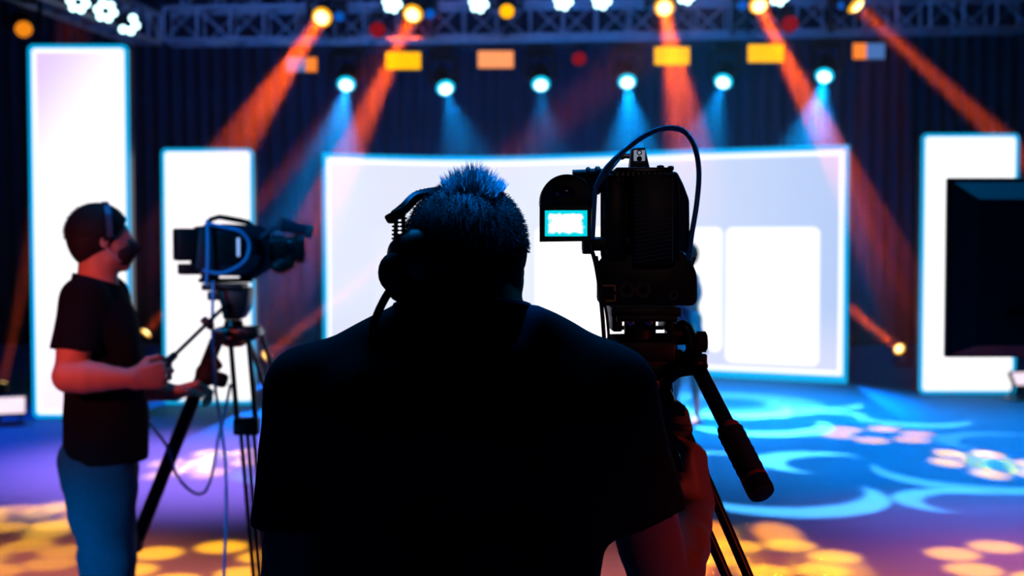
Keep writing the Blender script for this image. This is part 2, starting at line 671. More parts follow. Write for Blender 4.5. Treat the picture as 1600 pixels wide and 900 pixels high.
        for o in offs:
            for ax in range(3):
                if o[ax] == 0:
                    o2 = list(o)
                    o2[ax] = 1
                    o2 = tuple(o2)
                    a, b = vals[o], vals[o2]
                    c = (a < 0) != (b < 0)
                    t = np.where(c, a / np.where(c, a - b, 1), 0)
                    p = np.array(o, dtype=float)[None, :].repeat(len(act), 0)
                    p[:, ax] += t
                    acc += p * c[:, None]
                    num += c
        V = (act + acc / num[:, None]) * self.h + self.lo
        quads = []
        for ax in range(3):
            sa = [slice(1, -1)] * 3
            sb = [slice(1, -1)] * 3
            sa[ax] = slice(0, -1)
            sb[ax] = slice(1, None)
            A, B = S[tuple(sa)], S[tuple(sb)]
            e = np.argwhere(A != B)
            if not len(e):
                continue
            inside_a = A[e[:, 0], e[:, 1], e[:, 2]]
            g = e + 1
            g[:, ax] -= 1
            u, v = (ax + 1) % 3, (ax + 2) % 3
            c = []
            for du, dv in ((-1, -1), (0, -1), (0, 0), (-1, 0)):
                h = g.copy()
                h[:, u] += du
                h[:, v] += dv
                c.append(idx[h[:, 0], h[:, 1], h[:, 2]])
            q = np.stack(c, 1)
            q[~inside_a] = q[~inside_a][:, ::-1]
            quads.append(q)
        Q = np.concatenate(quads)
        Q = Q[(Q >= 0).all(1)]
        if parent is not None:
            Mi = np.array(wm(parent).inverted())
            V = V @ Mi[:3, :3].T + Mi[:3, 3]
        me = bpy.data.meshes.new(name)
        me.vertices.add(len(V))
        me.vertices.foreach_set('co', V.astype(np.float32).ravel())
        me.loops.add(len(Q) * 4)
        me.loops.foreach_set('vertex_index', Q.astype(np.int32).ravel())
        me.polygons.add(len(Q))
        me.polygons.foreach_set('loop_start', np.arange(0, len(Q) * 4, 4, dtype=np.int32))
        me.polygons.foreach_set('loop_total', np.full(len(Q), 4, dtype=np.int32))
        me.polygons.foreach_set('use_smooth', [True] * len(Q))
        me.update(calc_edges=True)
        me.validate()
        me.materials.append(m)
        o = bpy.data.objects.new(name, me)
        COL.objects.link(o)
        if parent is not None:
            o.parent = parent
        return o


class Frame:
    """local axes: x to the body's right, y forward, z up"""
    def __init__(self, o, fwd, up=(0, 0, 1)):
        self.o = Vector(o)
        self.y = Vector(fwd).normalized()
        z = Vector(up)
        self.x = self.y.cross(z).normalized()
        self.z = self.x.cross(self.y).normalized()

    def __call__(self, x, y, z):
        return self.o + self.x * x + self.y * y + self.z * z

    def R(self):
        return np.array([[self.x[i], self.y[i], self.z[i]] for i in range(3)])


def add_head(F, H, s=1.0, neck=None, ears=True):
    R = H.R()
    e = lambda c, r, k=0.02, cut=False: F.ell(H(c[0] * s, c[1] * s, c[2] * s), [q * s for q in r], R, k, cut)
    c = lambda a, b, ra, rb, k=0.012, cut=False: F.cap(H(a[0] * s, a[1] * s, a[2] * s), H(b[0] * s, b[1] * s, b[2] * s), ra * s, rb * s, k, cut)
    e((0, -0.014, 0.022), (0.077, 0.096, 0.090))
    e((0, 0.030, -0.035), (0.060, 0.062, 0.078), 0.03)
    c((-0.045, 0.015, -0.068), (0.0, 0.072, -0.098), 0.020, 0.017, 0.02)
    c((0.045, 0.015, -0.068), (0.0, 0.072, -0.098), 0.020, 0.017, 0.02)
    c((-0.034, 0.078, 0.020), (0.034, 0.078, 0.020), 0.011, 0.011, 0.015)
    e((-0.031, 0.094, 0.002), (0.015, 0.012, 0.010), 0.010, True)
    e((0.031, 0.094, 0.002), (0.015, 0.012, 0.010), 0.010, True)
    c((0, 0.088, 0.008), (0, 0.110, -0.028), 0.007, 0.011, 0.010)
    c((-0.012, 0.098, -0.034), (0.012, 0.098, -0.034), 0.007, 0.007, 0.008)
    c((-0.018, 0.086, -0.060), (0.018, 0.086, -0.060), 0.007, 0.007, 0.007)
    c((-0.016, 0.086, -0.071), (0.016, 0.086, -0.071), 0.007, 0.007, 0.007)
    c((-0.035, 0.070, -0.025), (-0.045, 0.045, -0.02), 0.016, 0.016, 0.02)
    c((0.035, 0.070, -0.025), (0.045, 0.045, -0.02), 0.016, 0.016, 0.02)
    if ears:
        for sx in (-1, 1):
            e((sx * 0.080, -0.004, -0.006), (0.010, 0.018, 0.031), 0.008)
            e((sx * 0.088, 0.002, -0.004), (0.006, 0.010, 0.018), 0.006, True)


def add_hand(F, Wp, fwd, palm, right=True, curls=(35, 45, 30), thumb=(0.55, 0.5), s=1.0, spread=0.0):
    f = Vector(fwd).normalized()
    n = Vector(palm)
    n = (n - f * n.dot(f)).normalized()
    sd = f.cross(n) if right else n.cross(f)
    Wp = Vector(Wp)
    off = (0.030, 0.010, -0.010, -0.029)
    ln = ((0.043, 0.026, 0.021), (0.047, 0.030, 0.022), (0.043, 0.028, 0.021), (0.034, 0.021, 0.018))
    rr = (0.0088, 0.0090, 0.0085, 0.0075)
    for i in range(4):
        base = Wp + f * (0.088 - (0.004, 0, 0.004, 0.012)[i]) * s + sd * off[i] * s
        F.cap(Wp + sd * off[i] * 0.6 * s + f * 0.008 * s, base, 0.0155 * s, 0.0120 * s, 0.012)
        d = (f + sd * (off[i] * spread)).normalized()
        p = base
        cu = curls[i] if isinstance(curls[0], (tuple, list)) else curls
        ang = 0
        r = rr[i] * s
        for j in range(3):
            ang += math.radians(cu[j])
            dd = (d * math.cos(ang) + n * math.sin(ang)).normalized()
            q = p + dd * ln[i][j] * s
            F.cap(p, q, r * (1.05 - 0.08 * j), r * (0.98 - 0.08 * j), 0.003)
            p = q
    # thumb: leaves the side of the palm near its base
    tb = Wp + f * 0.022 * s + sd * 0.024 * s + n * 0.008 * s
    d1 = (f * 0.55 + sd * thumb[0] + n * 0.35).normalized()
    d2 = (f * 0.75 + sd * thumb[0] * 0.35 + n * thumb[1]).normalized()
    d3 = (f * 0.7 - sd * 0.1 + n * (thumb[1] + 0.25)).normalized()
    p1 = tb + d1 * 0.040 * s
    p2 = p1 + d2 * 0.032 * s
    p3 = p2 + d3 * 0.024 * s
    F.cap(Wp + f * 0.01 * s + sd * 0.01 * s + n * 0.004 * s, p1, 0.017 * s, 0.0125 * s, 0.012)
    F.cap(p1, p2, 0.0112 * s, 0.0102 * s, 0.004)
    F.cap(p2, p3, 0.0102 * s, 0.0085 * s, 0.004)


def add_torso(F, Bf, levels, k=0.03, step=0.03):
    """levels: (z, half width, radius front to back, forward offset), top to bottom"""
    for (z0, w0, r0, y0), (z1, w1, r1, y1) in zip(levels, levels[1:]):
        n = max(1, int(abs(z1 - z0) / step))
        for i in range(n + 1):
            f = i / n
            z, w, r, y = z0 + (z1 - z0) * f, w0 + (w1 - w0) * f, r0 + (r1 - r0) * f, y0 + (y1 - y0) * f
            F.cap(Bf(-(w - r), y, z), Bf(w - r, y, z), r, r, k)


def add_limb(F, a, b, prof, k=0.02):
    k = 0.010
    """prof: radii at even steps from a to b"""
    a, b = Vector(a), Vector(b)
    n = len(prof) - 1
    for i in range(n):
        F.cap(a.lerp(b, i / n), a.lerp(b, (i + 1) / n), prof[i], prof[i + 1], k)


# ================================================================ the room
def plane_box(name, lo, hi, m):
    mb = MB()
    lo, hi = Vector(lo), Vector(hi)
    mb.box((lo + hi) / 2, hi - lo)
    return struct(mb.build(name, m, smooth=0))


# stage floor: smooth dark vinyl with faint long streaks
fm = bpy.data.materials.new('stage_floor')
fm.use_nodes = True
t = NT(fm.node_tree)
b = fm.node_tree.nodes['Principled BSDF']
tc = t.n('ShaderNodeTexCoord')
mp = t.n('ShaderNodeMapping')
mp.inputs['Scale'].default_value = (0.25, 7.0, 1)
t.link(tc.outputs['Object'], mp.inputs[0])
nz = t.n('ShaderNodeTexNoise')
nz.inputs['Scale'].default_value = 2.2
nz.inputs['Detail'].default_value = 5
t.link(mp.outputs[0], nz.inputs['Vector'])
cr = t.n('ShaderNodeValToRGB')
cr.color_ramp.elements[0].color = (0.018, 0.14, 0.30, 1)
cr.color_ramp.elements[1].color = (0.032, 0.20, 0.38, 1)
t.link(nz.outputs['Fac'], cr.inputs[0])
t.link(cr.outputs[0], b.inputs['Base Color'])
rr_ = t.m('MULTIPLY_ADD', nz.outputs['Fac'], 0.15, 0.50)
t.link(rr_, b.inputs['Roughness'])
b.inputs['Specular IOR Level'].default_value = 0.03
b.inputs['IOR'].default_value = 1.1

RX, RY0, RY1, RZ = 9.0, -3.5, 20.0, 7.0
plane_box('floor', (-RX, RY0, -0.1), (RX, RY1, 0), fm)
plane_box('ceiling', (-RX, RY0, RZ), (RX, RY1, RZ + 0.1), CEILM)
plane_box('wall_back', (-RX, RY1, -0.1), (RX, RY1 + 0.1, RZ + 0.1), WALLM)
plane_box('wall_front', (-RX, RY0 - 0.1, -0.1), (RX, RY0, RZ + 0.1), WALLM)
plane_box('wall_left', (-RX - 0.1, RY0, -0.1), (-RX, RY1, RZ + 0.1), WALLM)
plane_box('wall_right', (RX, RY0, -0.1), (RX + 0.1, RY1, RZ + 0.1), WALLM)


def curtain(name, a, b_, label, z0=0.02, z1=6.6, pitch=0.22, amp=0.06):
    a, b_ = Vector(a), Vector(b_)
    L = (b_ - a).length
    d = (b_ - a) / L
    nn = Vector((-d.y, d.x, 0))
    N = int(L / pitch * 10)
    bm = bmesh.new()
    rows = (z0, 1.5, 3.0, 4.5, z1)
    grid = []
    for z in rows:
        row = []
        for i in range(N + 1):
            s_ = L * i / N
            w = amp * math.sin(2 * PI * s_ / pitch + 0.8 * math.sin(s_ * 1.7) + 0.2 * z) * (1 + 0.3 * math.sin(s_ * 3.1))
            row.append(bm.verts.new(a + d * s_ + nn * w + Vector((0, 0, z))))
        grid.append(row)
    for r in range(len(rows) - 1):
        for i in range(N):
            bm.faces.new((grid[r][i], grid[r][i + 1], grid[r + 1][i + 1], grid[r + 1][i]))
    me = bpy.data.meshes.new(name)
    bm.to_mesh(me)
    bm.free()
    me.materials.append(CURT)
    o = bpy.data.objects.new(name, me)
    COL.objects.link(o)
    shade(me, 0)
    me.polygons.foreach_set('use_smooth', [True] * len(me.polygons))
    md = o.modifiers.new('thickness', 'SOLIDIFY')
    md.thickness = 0.006
    tag(o, label, 'curtain')
    rail = MB()
    rail.box((a + b_) / 2 + Vector((0, 0, z1 + 0.03)), (abs(d.x) * L + 0.06, abs(d.y) * L + 0.06, 0.06))
    rail.build('curtain_rail', DMETAL, o)
    return o


curtain('stage_curtain', (-8.6, 19.6, 0), (8.6, 19.6, 0), 'dark navy pleated curtain across the back of the stage')
curtain('stage_curtain', (-8.7, 6.0, 0), (-8.7, 19.3, 0), 'dark curtain along the left side of the stage')
curtain('stage_curtain', (8.7, 6.0, 0), (8.7, 19.3, 0), 'dark curtain along the right side of the stage')

# haze in the air of the stage
hz = MB()
hz.box((0, 14.4, 3.25), (16.9, 9.8, 6.4))
hm = bpy.data.materials.new('stage_haze')
hm.use_nodes = True
hm.node_tree.nodes.clear()
t = NT(hm.node_tree)
out = t.n('ShaderNodeOutputMaterial')
vs = t.n('ShaderNodeVolumeScatter')
vs.inputs['Color'].default_value = (0.95, 0.97, 1.0, 1)
vs.inputs['Density'].default_value = 0.005
vs.inputs['Anisotropy'].default_value = 0.35
hc = t.n('ShaderNodeTexCoord')
hs_ = t.n('ShaderNodeSeparateXYZ')
t.link(hc.outputs['Object'], hs_.inputs[0])
t.link(t.m('MULTIPLY', t.smooth(hs_.outputs[1], 10.2, 14.0), 0.006), vs.inputs['Density'])
t.link(vs.outputs[0], out.inputs['Volume'])
haze = hz.build('haze', hm, smooth=0)
tag(haze, 'thin theatrical haze that shows the light beams above the stage', 'haze', kind='stuff')


# ================================================================ LED screens
def display_mat(name, w, h, tl, mid, bot, strength=1.25, line=0.035):
    """lit screen: tints by place on the screen, a thin brighter border line"""
    m = bpy.data.materials.new(name)
    m.use_nodes = True
    nt = m.node_tree
    nt.nodes.clear()
    t = NT(nt)
    out = t.n('ShaderNodeOutputMaterial')
    e = t.n('ShaderNodeEmission')
    t.link(e.outputs[0], out.inputs[0])
    tc = t.n('ShaderNodeTexCoord')
    sp = t.n('ShaderNodeSeparateXYZ')
    t.link(tc.outputs['Object'], sp.inputs[0])
    x, z = sp.outputs[0], sp.outputs[2]
    # tint runs from the top left corner to the middle
    g = t.m('ADD', t.m('MULTIPLY', t.m('DIVIDE', x, w), 0.35), t.m('SUBTRACT', 1.0, t.m('DIVIDE', z, h)))
    a = t.smooth(g, -0.15, 0.32)
    bt = t.smooth(t.m('DIVIDE', z, h), 0.02, 0.35)
    m1 = t.n('ShaderNodeMix', data_type='RGBA')
    m1.inputs['A'].default_value = (*tl, 1)
    m1.inputs['B'].default_value = (*mid, 1)
    t.link(a, m1.inputs['Factor'])
    m2 = t.n('ShaderNodeMix', data_type='RGBA')
    m2.inputs['A'].default_value = (*bot, 1)
    t.link(m1.outputs['Result'], m2.inputs['B'])
    t.link(bt, m2.inputs['Factor'])
    # border line
    dx = t.m('SUBTRACT', w / 2, t.m('ABSOLUTE', x))
    dz = t.m('MINIMUM', z, t.m('SUBTRACT', h, z))
    edge = t.m('LESS_THAN', t.m('MINIMUM', dx, dz), line)
    m3 = t.n('ShaderNodeMix', data_type='RGBA')
    t.link(m2.outputs['Result'], m3.inputs['A'])
    m3.inputs['B'].default_value = (1, 1, 1, 1)
    t.link(t.m('MULTIPLY', edge, 0.9), m3.inputs['Factor'])
    t.link(m3.outputs['Result'], e.inputs[0])
    e.inputs[1].default_value = strength
    return m


def led_panel(x0, x1, ytop, ybot, label, tl, mid, bot, yaw=0.0, depth=0.12):
    f = PF((x0 + x1) / 2, ybot)
    D = f.y
    w = (x1 - x0) / FPX * D
    h = P(800, ytop, D).z
    root = thing('led_screen', label, 'screen', (f.x, D, 0), (0, 0, yaw))
    root['kind'] = 'thing'
    rim = 0.034
    z0 = 0.012
    # rear housing
    mb = MB()
    mb.prism([(x, 0.02, z) for x, z in rrect(w, h - z0, 0.05, cz=(h + z0) / 2)], (0, depth, 0))
    mb.build('housing', BLACK, root, local=True, smooth=30)
    # cyan halo of the bright screen, modelled as a glowing rounded frame
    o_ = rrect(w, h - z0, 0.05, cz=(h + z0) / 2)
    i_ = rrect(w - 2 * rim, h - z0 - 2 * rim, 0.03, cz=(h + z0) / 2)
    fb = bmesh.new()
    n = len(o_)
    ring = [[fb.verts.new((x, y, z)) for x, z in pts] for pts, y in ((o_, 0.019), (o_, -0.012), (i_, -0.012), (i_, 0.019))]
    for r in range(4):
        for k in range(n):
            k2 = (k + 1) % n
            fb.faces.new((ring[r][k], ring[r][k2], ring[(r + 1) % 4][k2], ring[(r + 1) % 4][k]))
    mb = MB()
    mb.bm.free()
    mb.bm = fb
    mb.build('halo_edge', CYANHALO, root, local=True, smooth=30)
    # the lit face
    dw, dh = w - 2 * rim - 0.004, h - z0 - 2 * rim - 0.004
    mb = MB()
    mb.prism([(x, -0.004, z) for x, z in rrect(dw, dh, 0.03, cz=dh / 2)], (0, 0.02, 0))
    o = mb.build('display', display_mat('display_light', dw, dh, tl, mid, bot), root, local=True, smooth=30)
    o.location = (0, 0, z0 + rim + 0.002)
    mb = MB()
    mb.box((0, 0.30, 0.015), (w * 0.8, 0.5, 0.03), bevel=0.006)
    mb.tube([(0, 0.5, 0.03), (0, 0.14, h * 0.55)], 0.02)
    mb.build('stand', DMETAL, root, local=True)
    return root


led_panel(52, 207, 70, 655, 'tall narrow white led panel behind the standing masked operator',
          (0.66, 0.50, 0.92), (0.98, 0.96, 1.0), (0.92, 0.76, 0.93))
led_panel(256, 399, 232, 633, 'shorter white led panel behind the left camera tripod',
          (0.97, 0.93, 1.0), (1.0, 0.96, 0.99), (1.0, 0.98, 1.0))
led_panel(1436, 1586, 209, 617, 'white led panel partly hidden by the black monitor',
          (1, 1, 1), (1, 1, 1), (1.0, 0.98, 1.0))

# the wide bent main screen
PLAN = catmull([(-2.35, 15.9, 0), (-1.3, 16.45, 0), (-0.3, 16.6, 0), (0.8, 16.15, 0), (2.0, 15.4, 0), (3.0, 14.9, 0), (3.81, 14.5, 0)], 12)
MH = 2.70


def strip(z0, z1, off0, off1, trim=0.0):
    """wall that follows PLAN from z0 to z1 between the offsets off0 and off1"""
    bm = bmesh.new()
    n = len(PLAN)
    Ls = [0]
    for i in range(1, n):
        Ls.append(Ls[-1] + (PLAN[i] - PLAN[i - 1]).length)
    tot = Ls[-1]

    def at(s_):
        s_ = min(max(s_, 0), tot)
        for i in range(1, n):
            if s_ <= Ls[i] + 1e-9:
                f = (s_ - Ls[i - 1]) / (Ls[i] - Ls[i - 1])
                p = PLAN[i - 1].lerp(PLAN[i], f)
                a = PLAN[min(i + 1, n - 1)] - PLAN[max(i - 2, 0)]
                a.normalize()
                return p, Vector((a.y, -a.x, 0))
    cols = []
    N = 90
    for k in range(N + 1):
        p, nn = at(trim + (tot - 2 * trim) * k / N)
        cols.append([bm.verts.new(p + nn * o + Vector((0, 0, z))) for o, z in ((off0, z0), (off1, z0), (off1, z1), (off0, z1))])
    for k in range(N):
        for j in range(4):
            bm.faces.new((cols[k][j], cols[k][(j + 1) % 4], cols[k + 1][(j + 1) % 4], cols[k + 1][j]))
    bm.faces.new(cols[0])
    bm.faces.new(list(reversed(cols[-1])))
    mb = MB()
    mb.bm.free()
    mb.bm = bm
    return mb


mroot = thing('main_stage_screen', 'wide bent white led screen with pale windows at centre stage', 'screen', (0.6, 15.6, 0))
strip(0.0, MH, -0.16, 0.0).build('housing', BLACK, mroot, smooth=30)
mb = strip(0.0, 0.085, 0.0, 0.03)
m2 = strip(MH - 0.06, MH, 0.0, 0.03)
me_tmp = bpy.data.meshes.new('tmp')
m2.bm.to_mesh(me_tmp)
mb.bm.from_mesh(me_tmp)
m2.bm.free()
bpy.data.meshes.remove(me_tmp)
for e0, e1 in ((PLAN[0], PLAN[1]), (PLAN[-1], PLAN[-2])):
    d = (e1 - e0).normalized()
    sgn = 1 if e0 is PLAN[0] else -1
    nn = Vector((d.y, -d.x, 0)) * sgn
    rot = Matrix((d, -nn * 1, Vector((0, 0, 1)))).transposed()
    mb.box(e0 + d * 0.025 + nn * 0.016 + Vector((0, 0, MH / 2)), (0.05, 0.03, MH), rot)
mb.build('halo_edge', CYANHALO, mroot, smooth=30)  # the same painted halo, along the main screen

mm = bpy.data.materials.new('main_display_light')
mm.use_nodes = True
mm.node_tree.nodes.clear()
t = NT(mm.node_tree)
out = t.n('ShaderNodeOutputMaterial')
e = t.n('ShaderNodeEmission')
t.link(e.outputs[0], out.inputs[0])
tc = t.n('ShaderNodeTexCoord')
sp = t.n('ShaderNodeSeparateXYZ')
t.link(tc.outputs['Object'], sp.inputs[0])
X, Z = t.m('ADD', sp.outputs[0], 0.6), sp.outputs[2]      # back to stage metres
ramp = t.n('ShaderNodeValToRGB')
els = ramp.color_ramp.elements
els[0].position, els[0].color = 0.0, (0.82, 0.85, 1.0, 1)
els[1].position, els[1].color = 1.0, (0.48, 0.62, 0.95, 1)
for pos, c in ((0.25, (0.78, 0.82, 0.98, 1)), (0.55, (0.86, 0.90, 1.0, 1)), (0.8, (0.60, 0.71, 0.98, 1))):
    el = els.new(pos)
    el.color = c
t.link(t.m('DIVIDE', t.m('ADD', X, 2.35), 6.16), ramp.inputs[0])
low = t.smooth(Z, 0.1, 1.0)
mxl = t.n('ShaderNodeMix', data_type='RGBA')
mxl.inputs['A'].default_value = (0.72, 0.76, 1.0, 1)
t.link(ramp.outputs[0], mxl.inputs['B'])
t.link(low, mxl.inputs['Factor'])


def rbox(cx, cz, w, h, r, soft=0.02):
    qx = t.m('SUBTRACT', t.m('ABSOLUTE', t.m('SUBTRACT', X, cx)), w / 2 - r)
    qz = t.m('SUBTRACT', t.m('ABSOLUTE', t.m('SUBTRACT', Z, cz)), h / 2 - r)
    ax, az = t.m('MAXIMUM', qx, 0), t.m('MAXIMUM', qz, 0)
    d_ = t.m('SQRT', t.m('ADD', t.m('MULTIPLY', ax, ax), t.m('MULTIPLY', az, az)))
    ins = t.m('MINIMUM', t.m('MAXIMUM', qx, qz), 0)
    d_ = t.m('SUBTRACT', t.m('ADD', d_, ins), r)
    return t.m('SUBTRACT', 1.0, t.smooth(d_, -soft, soft))


wa = rbox(3.02, 0.98, 0.98, 1.58, 0.07)
wb = rbox(1.395, 1.04, 2.17, 1.46, 0.07)
wc = rbox(-0.75, 1.04, 2.0, 1.46, 0.07)
# slight slope along the bottom of the windows, a thin bright line just inside the edge
mask = t.m('MAXIMUM', wa, t.m('MAXIMUM', wb, t.m('MULTIPLY', wc, 0.06)))
d0 = t.m('MINIMUM', t.m('SUBTRACT', MH - 0.06, Z), t.m('MINIMUM', t.m('SUBTRACT', Z, 0.085), t.m('MINIMUM', t.m('ADD', X, 2.31), t.m('SUBTRACT', 3.76, X))))
ln = t.m('MULTIPLY', t.m('LESS_THAN', d0, 0.05), 0.85)
mask = t.m('MAXIMUM', mask, ln)
mx = t.n('ShaderNodeMix', data_type='RGBA')
t.link(mxl.outputs['Result'], mx.inputs['A'])
mx.inputs['B'].default_value = (1.0, 1.0, 1.0, 1)
t.link(mask, mx.inputs['Factor'])
t.link(mx.outputs['Result'], e.inputs[0])
t.link(t.m('MULTIPLY_ADD', mask, 0.35, 1.0), e.inputs[1])
strip(0.085, MH - 0.06, 0.001, 0.02, trim=0.05).build('display', mm, mroot, smooth=30)


# ================================================================ trusses
def truss(a, b_, size, name_label, bays, chain_z=RZ):
    a, b_ = Vector(a), Vector(b_)
    d = (b_ - a).normalized()
    up = Vector((0, 0, 1))
    sd = d.cross(up).normalized()
    root = thing('lighting_truss', name_label, 'truss', (a + b_) / 2)
    s = size / 2
    cor = [sd * -s + up * -s, sd * s + up * -s, sd * s + up * s, sd * -s + up * s]
    for c in cor:
        mb = MB()
        mb.tube([a + c, b_ + c], 0.028, 10)
        mb.build('chord', ALU, root)
    mb = MB()
    for i in range(bays + 1):
        p = a.lerp(b_, i / bays)
        for k in range(4):
            mb.tube([p + cor[k], p + cor[(k + 1) % 4]], 0.016, 8)
    for i in range(bays):
        p, q = a.lerp(b_, i / bays), a.lerp(b_, (i + 1) / bays)
        for k in range(4):
            c0, c1 = cor[k], cor[(k + 1) % 4]
            if i % 2:
                c0, c1 = c1, c0
            mb.tube([p + c0, q + c1], 0.013, 8)
    mb.build('lattice', ALU, root)
    for f in (0.08, 0.5, 0.92):
        mb = MB()
        p = a.lerp(b_, f)
        mb.tube([p + up * s, Vector((p.x, p.y, chain_z))], 0.012, 8)
        mb.build('hoist_chain', DMETAL, root)
    return root


TD = 16.2
ta = P(262, 42, TD)
tb_ = P(1600, 22, TD)
truss(ta, tb_, 0.40, 'long aluminium box truss across the top above the main screen', 26)
truss(P(290, -8, 17.2), P(1600, -30, 17.2), 0.40, 'upper rear aluminium truss along the top edge', 24)
truss(P(-60, -70, 11.5), P(228, 46, 15.5), 0.34, 'side truss running back at the upper left corner', 12)

# pipe that carries the row of cyan heads
ppipe = thing('lighting_pipe', 'thin dark pipe below the truss holding the cyan moving heads', 'pipe', P(900, 60, 17.5))
mb = MB()
mb.tube([P(440, 80, 17.5), P(1420, 58, 17.5)], 0.03)
mb.build('tube', DMETAL, ppipe)
for px in (470, 900, 1390):
    mb = MB()
    p = P(px, 80 - 22 * (px - 440) / 980, 17.5)
    mb.tube([p, Vector((p.x, p.y, RZ))], 0.010, 8)
    mb.build('hanger', DMETAL, ppipe)


# ================================================================ lamps
def moving_head(head, aim, label, group, core, rim, size=1.0, hang=True, light=None, name='moving_head_light', lens_r=0.085, lit=True):
    """head: centre of the lens; aim: point the lamp looks at"""
    head, aim = Vector(head), Vector(aim)
    d = (aim - head).normalized()
    s = size
    c = head - d * 0.19 * s                       # pivot of the head
    updir = 1 if hang else -1
    baseC = c + Vector((0, 0, updir * 0.34 * s))
    if not hang:
        baseC = Vector((c.x, c.y, 0.03))
    root = thing(name, label, 'stage light', baseC, group=group)
    mb = MB()
    mb.box(baseC, (0.30 * s, 0.22 * s, 0.12 * s if hang else 0.058), bevel=0.012 * s)
    mb.build('base', BLACK, root)
    yaw = math.atan2(d.y, d.x)
    sd = Vector((-math.sin(yaw), math.cos(yaw), 0))
    mb = MB()
    if hang:
        mb.box(c + Vector((0, 0, 0.26 * s)), (0.10 * s, 0.40 * s, 0.05 * s), Euler((0, 0, yaw)), bevel=0.012 * s)
        for q in (-1, 1):
            mb.box(c + sd * (0.175 * s * q) + Vector((0, 0, 0.11 * s)), (0.11 * s, 0.045 * s, 0.34 * s), Euler((0, 0, yaw)), bevel=0.012 * s)
    else:
        hgt = c.z + 0.03
        mb.box(Vector((c.x, c.y, 0.045)), (0.10 * s, 0.40 * s, 0.03), Euler((0, 0, yaw)), bevel=0.005)
        for q in (-1, 1):
            mb.box(Vector((c.x, c.y, hgt / 2)) + sd * (0.175 * s * q), (0.11 * s, 0.045 * s, hgt), Euler((0, 0, yaw)), bevel=0.008 * s)
    mb.build('yoke', BLACK, root)
    mb = MB()
    mb.lathe(c - d * 0.17 * s, d, [(0, 0.06 * s), (0.02 * s, 0.10 * s), (0.10 * s, 0.125 * s), (0.26 * s, 0.115 * s), (0.33 * s, lens_r * s + 0.015 * s), (0.352 * s, lens_r * s + 0.012 * s), (0.352 * s, lens_r * s * 0.5)])
    mb.tube([c - sd * 0.16 * s, c + sd * 0.16 * s], 0.03 * s)
    hd = mb.build('head', BLACK, root)
    R = lens_r * s
    mb = MB()
    mb.lathe(head - d * 0.01, d, [(0, R), (0.014 * s, R * 0.96), (0.030 * s, R * 0.72)], 24)
    le = mb.build('lens_ring', rim, hd)
    if lit:
        mb = MB()
        mb.lathe(head - d * 0.01, d, [(0.024 * s, R * 0.74), (0.040 * s, R * 0.58), (0.050 * s, R * 0.30), (0.053 * s, 0.001)], 24)
        mb.build('lens', core, hd)
    if hang:
        mb = MB()
        mb.box(baseC + Vector((0, 0, 0.09 * s)), (0.05 * s, 0.05 * s, 0.08 * s), bevel=0.006)
        mb.lathe(baseC + Vector((-0.04 * s, 0, 0.15 * s)), (1, 0, 0), [(0, 0.045 * s), (0.08 * s, 0.045 * s)], 16)
        if 15 < head.y < 16:
            mb.tube([baseC + Vector((0, 0.05, 0.0)), Vector((baseC.x, 15.98, baseC.z))], 0.02 * s)
            zl = 4.32 + (baseC.x + 4.36) * 0.0149 * 0.8
            mb.box((baseC.x, 15.965, (zl - 0.23 + max(zl + 0.2, baseC.z)) / 2), (0.03, 0.02, max(zl + 0.2, baseC.z) - zl + 0.23))
        if head.y > 17:
            mb.tube([baseC, Vector((baseC.x, 17.5, P(800 + baseC.x / 17.5 * FPX, 80 - 22 * (360 + baseC.x / 17.5 * FPX) / 980, 17.5).z))], 0.014)
        mb.build('clamp', DMETAL, root)
    if light:
        L = spot('beam', head + d * 0.07 * s, aim, *light['a'])
        if light.get('gobo'):
            gobo(L, light['gobo'])
        L.matrix_basis = wm(root).inverted() @ L.matrix_basis
        L.parent = root
        if light.get('wide'):
            wd, ws = light['wide']
            A = bpy.data.lights.new('beam_core', 'AREA')
            A.shape = 'DISK'
            A.size = lens_r * s * 1.5
            A.spread = math.radians(ws)
            A.energy = wd
            A.color = light['a'][0]
            ao = bpy.data.objects.new('beam_core', A)
            COL.objects.link(ao)
            mw = d.to_track_quat('-Z', 'Y').to_matrix().to_4x4()
            mw.translation = head + d * 0.075 * s
            ao.matrix_basis = wm(root).inverted() @ mw
            ao.parent = root
    return root


def beam_gobo(R=0.040, r=0.0135, phase=0.3, n=6):
    n = 6
    return ring_gobo(R=R, r=r, n=n, phase=phase, soft=0.005)


AMB = (1.0, 0.085, 0.0)
BP = 130000
heads = [
    ((503, 27), PF(-40, 840), 'amber moving head, leftmost of the glowing row on the truss', 'amber beam heads on the truss', 0.3, 3, BP),
    ((645, 22), PF(325, 722), 'amber moving head left of centre with its beam falling left', 'amber beam heads on the truss', 1.2, 2, BP),
    ((1038, 12), PF(1190, 885), 'amber moving head with its beam pointing almost straight down', 'amber beam heads on the truss', 0.0, 3, BP),
    ((1186, 8), PF(1545, 724), 'amber moving head whose broad beam falls right past the screen corner', 'amber beam heads on the truss', 0.9, 3, BP * 1.3),
    ((1338, 8), P(1800, 430, 13.5), 'amber moving head, rightmost of the row, beam falling far right', 'amber beam heads on the truss', 0.5, 2, BP),
]
for i, (px, aim, lab, grp, ph, n, pw) in enumerate(heads):
    moving_head(P(px[0], px[1], 15.35), aim, lab, grp, LYELH, LYEL, size=1.15, lens_r=0.10,
                light=dict(a=(AMB, pw, 9.5, 0.25, 0.012), gobo=beam_gobo(phase=ph, n=n), wide=(52, 5)))
moving_head(P(792, 18, 15.35), PF(800, 780), 'amber moving head above centre with no visible beam', 'amber beam heads on the truss', LYEL, LYEL, size=1.0)
moving_head(P(37, 46, 12.6), PF(200, 900), 'dim orange moving head at the upper left corner', None, LORD, LORD, size=0.95)

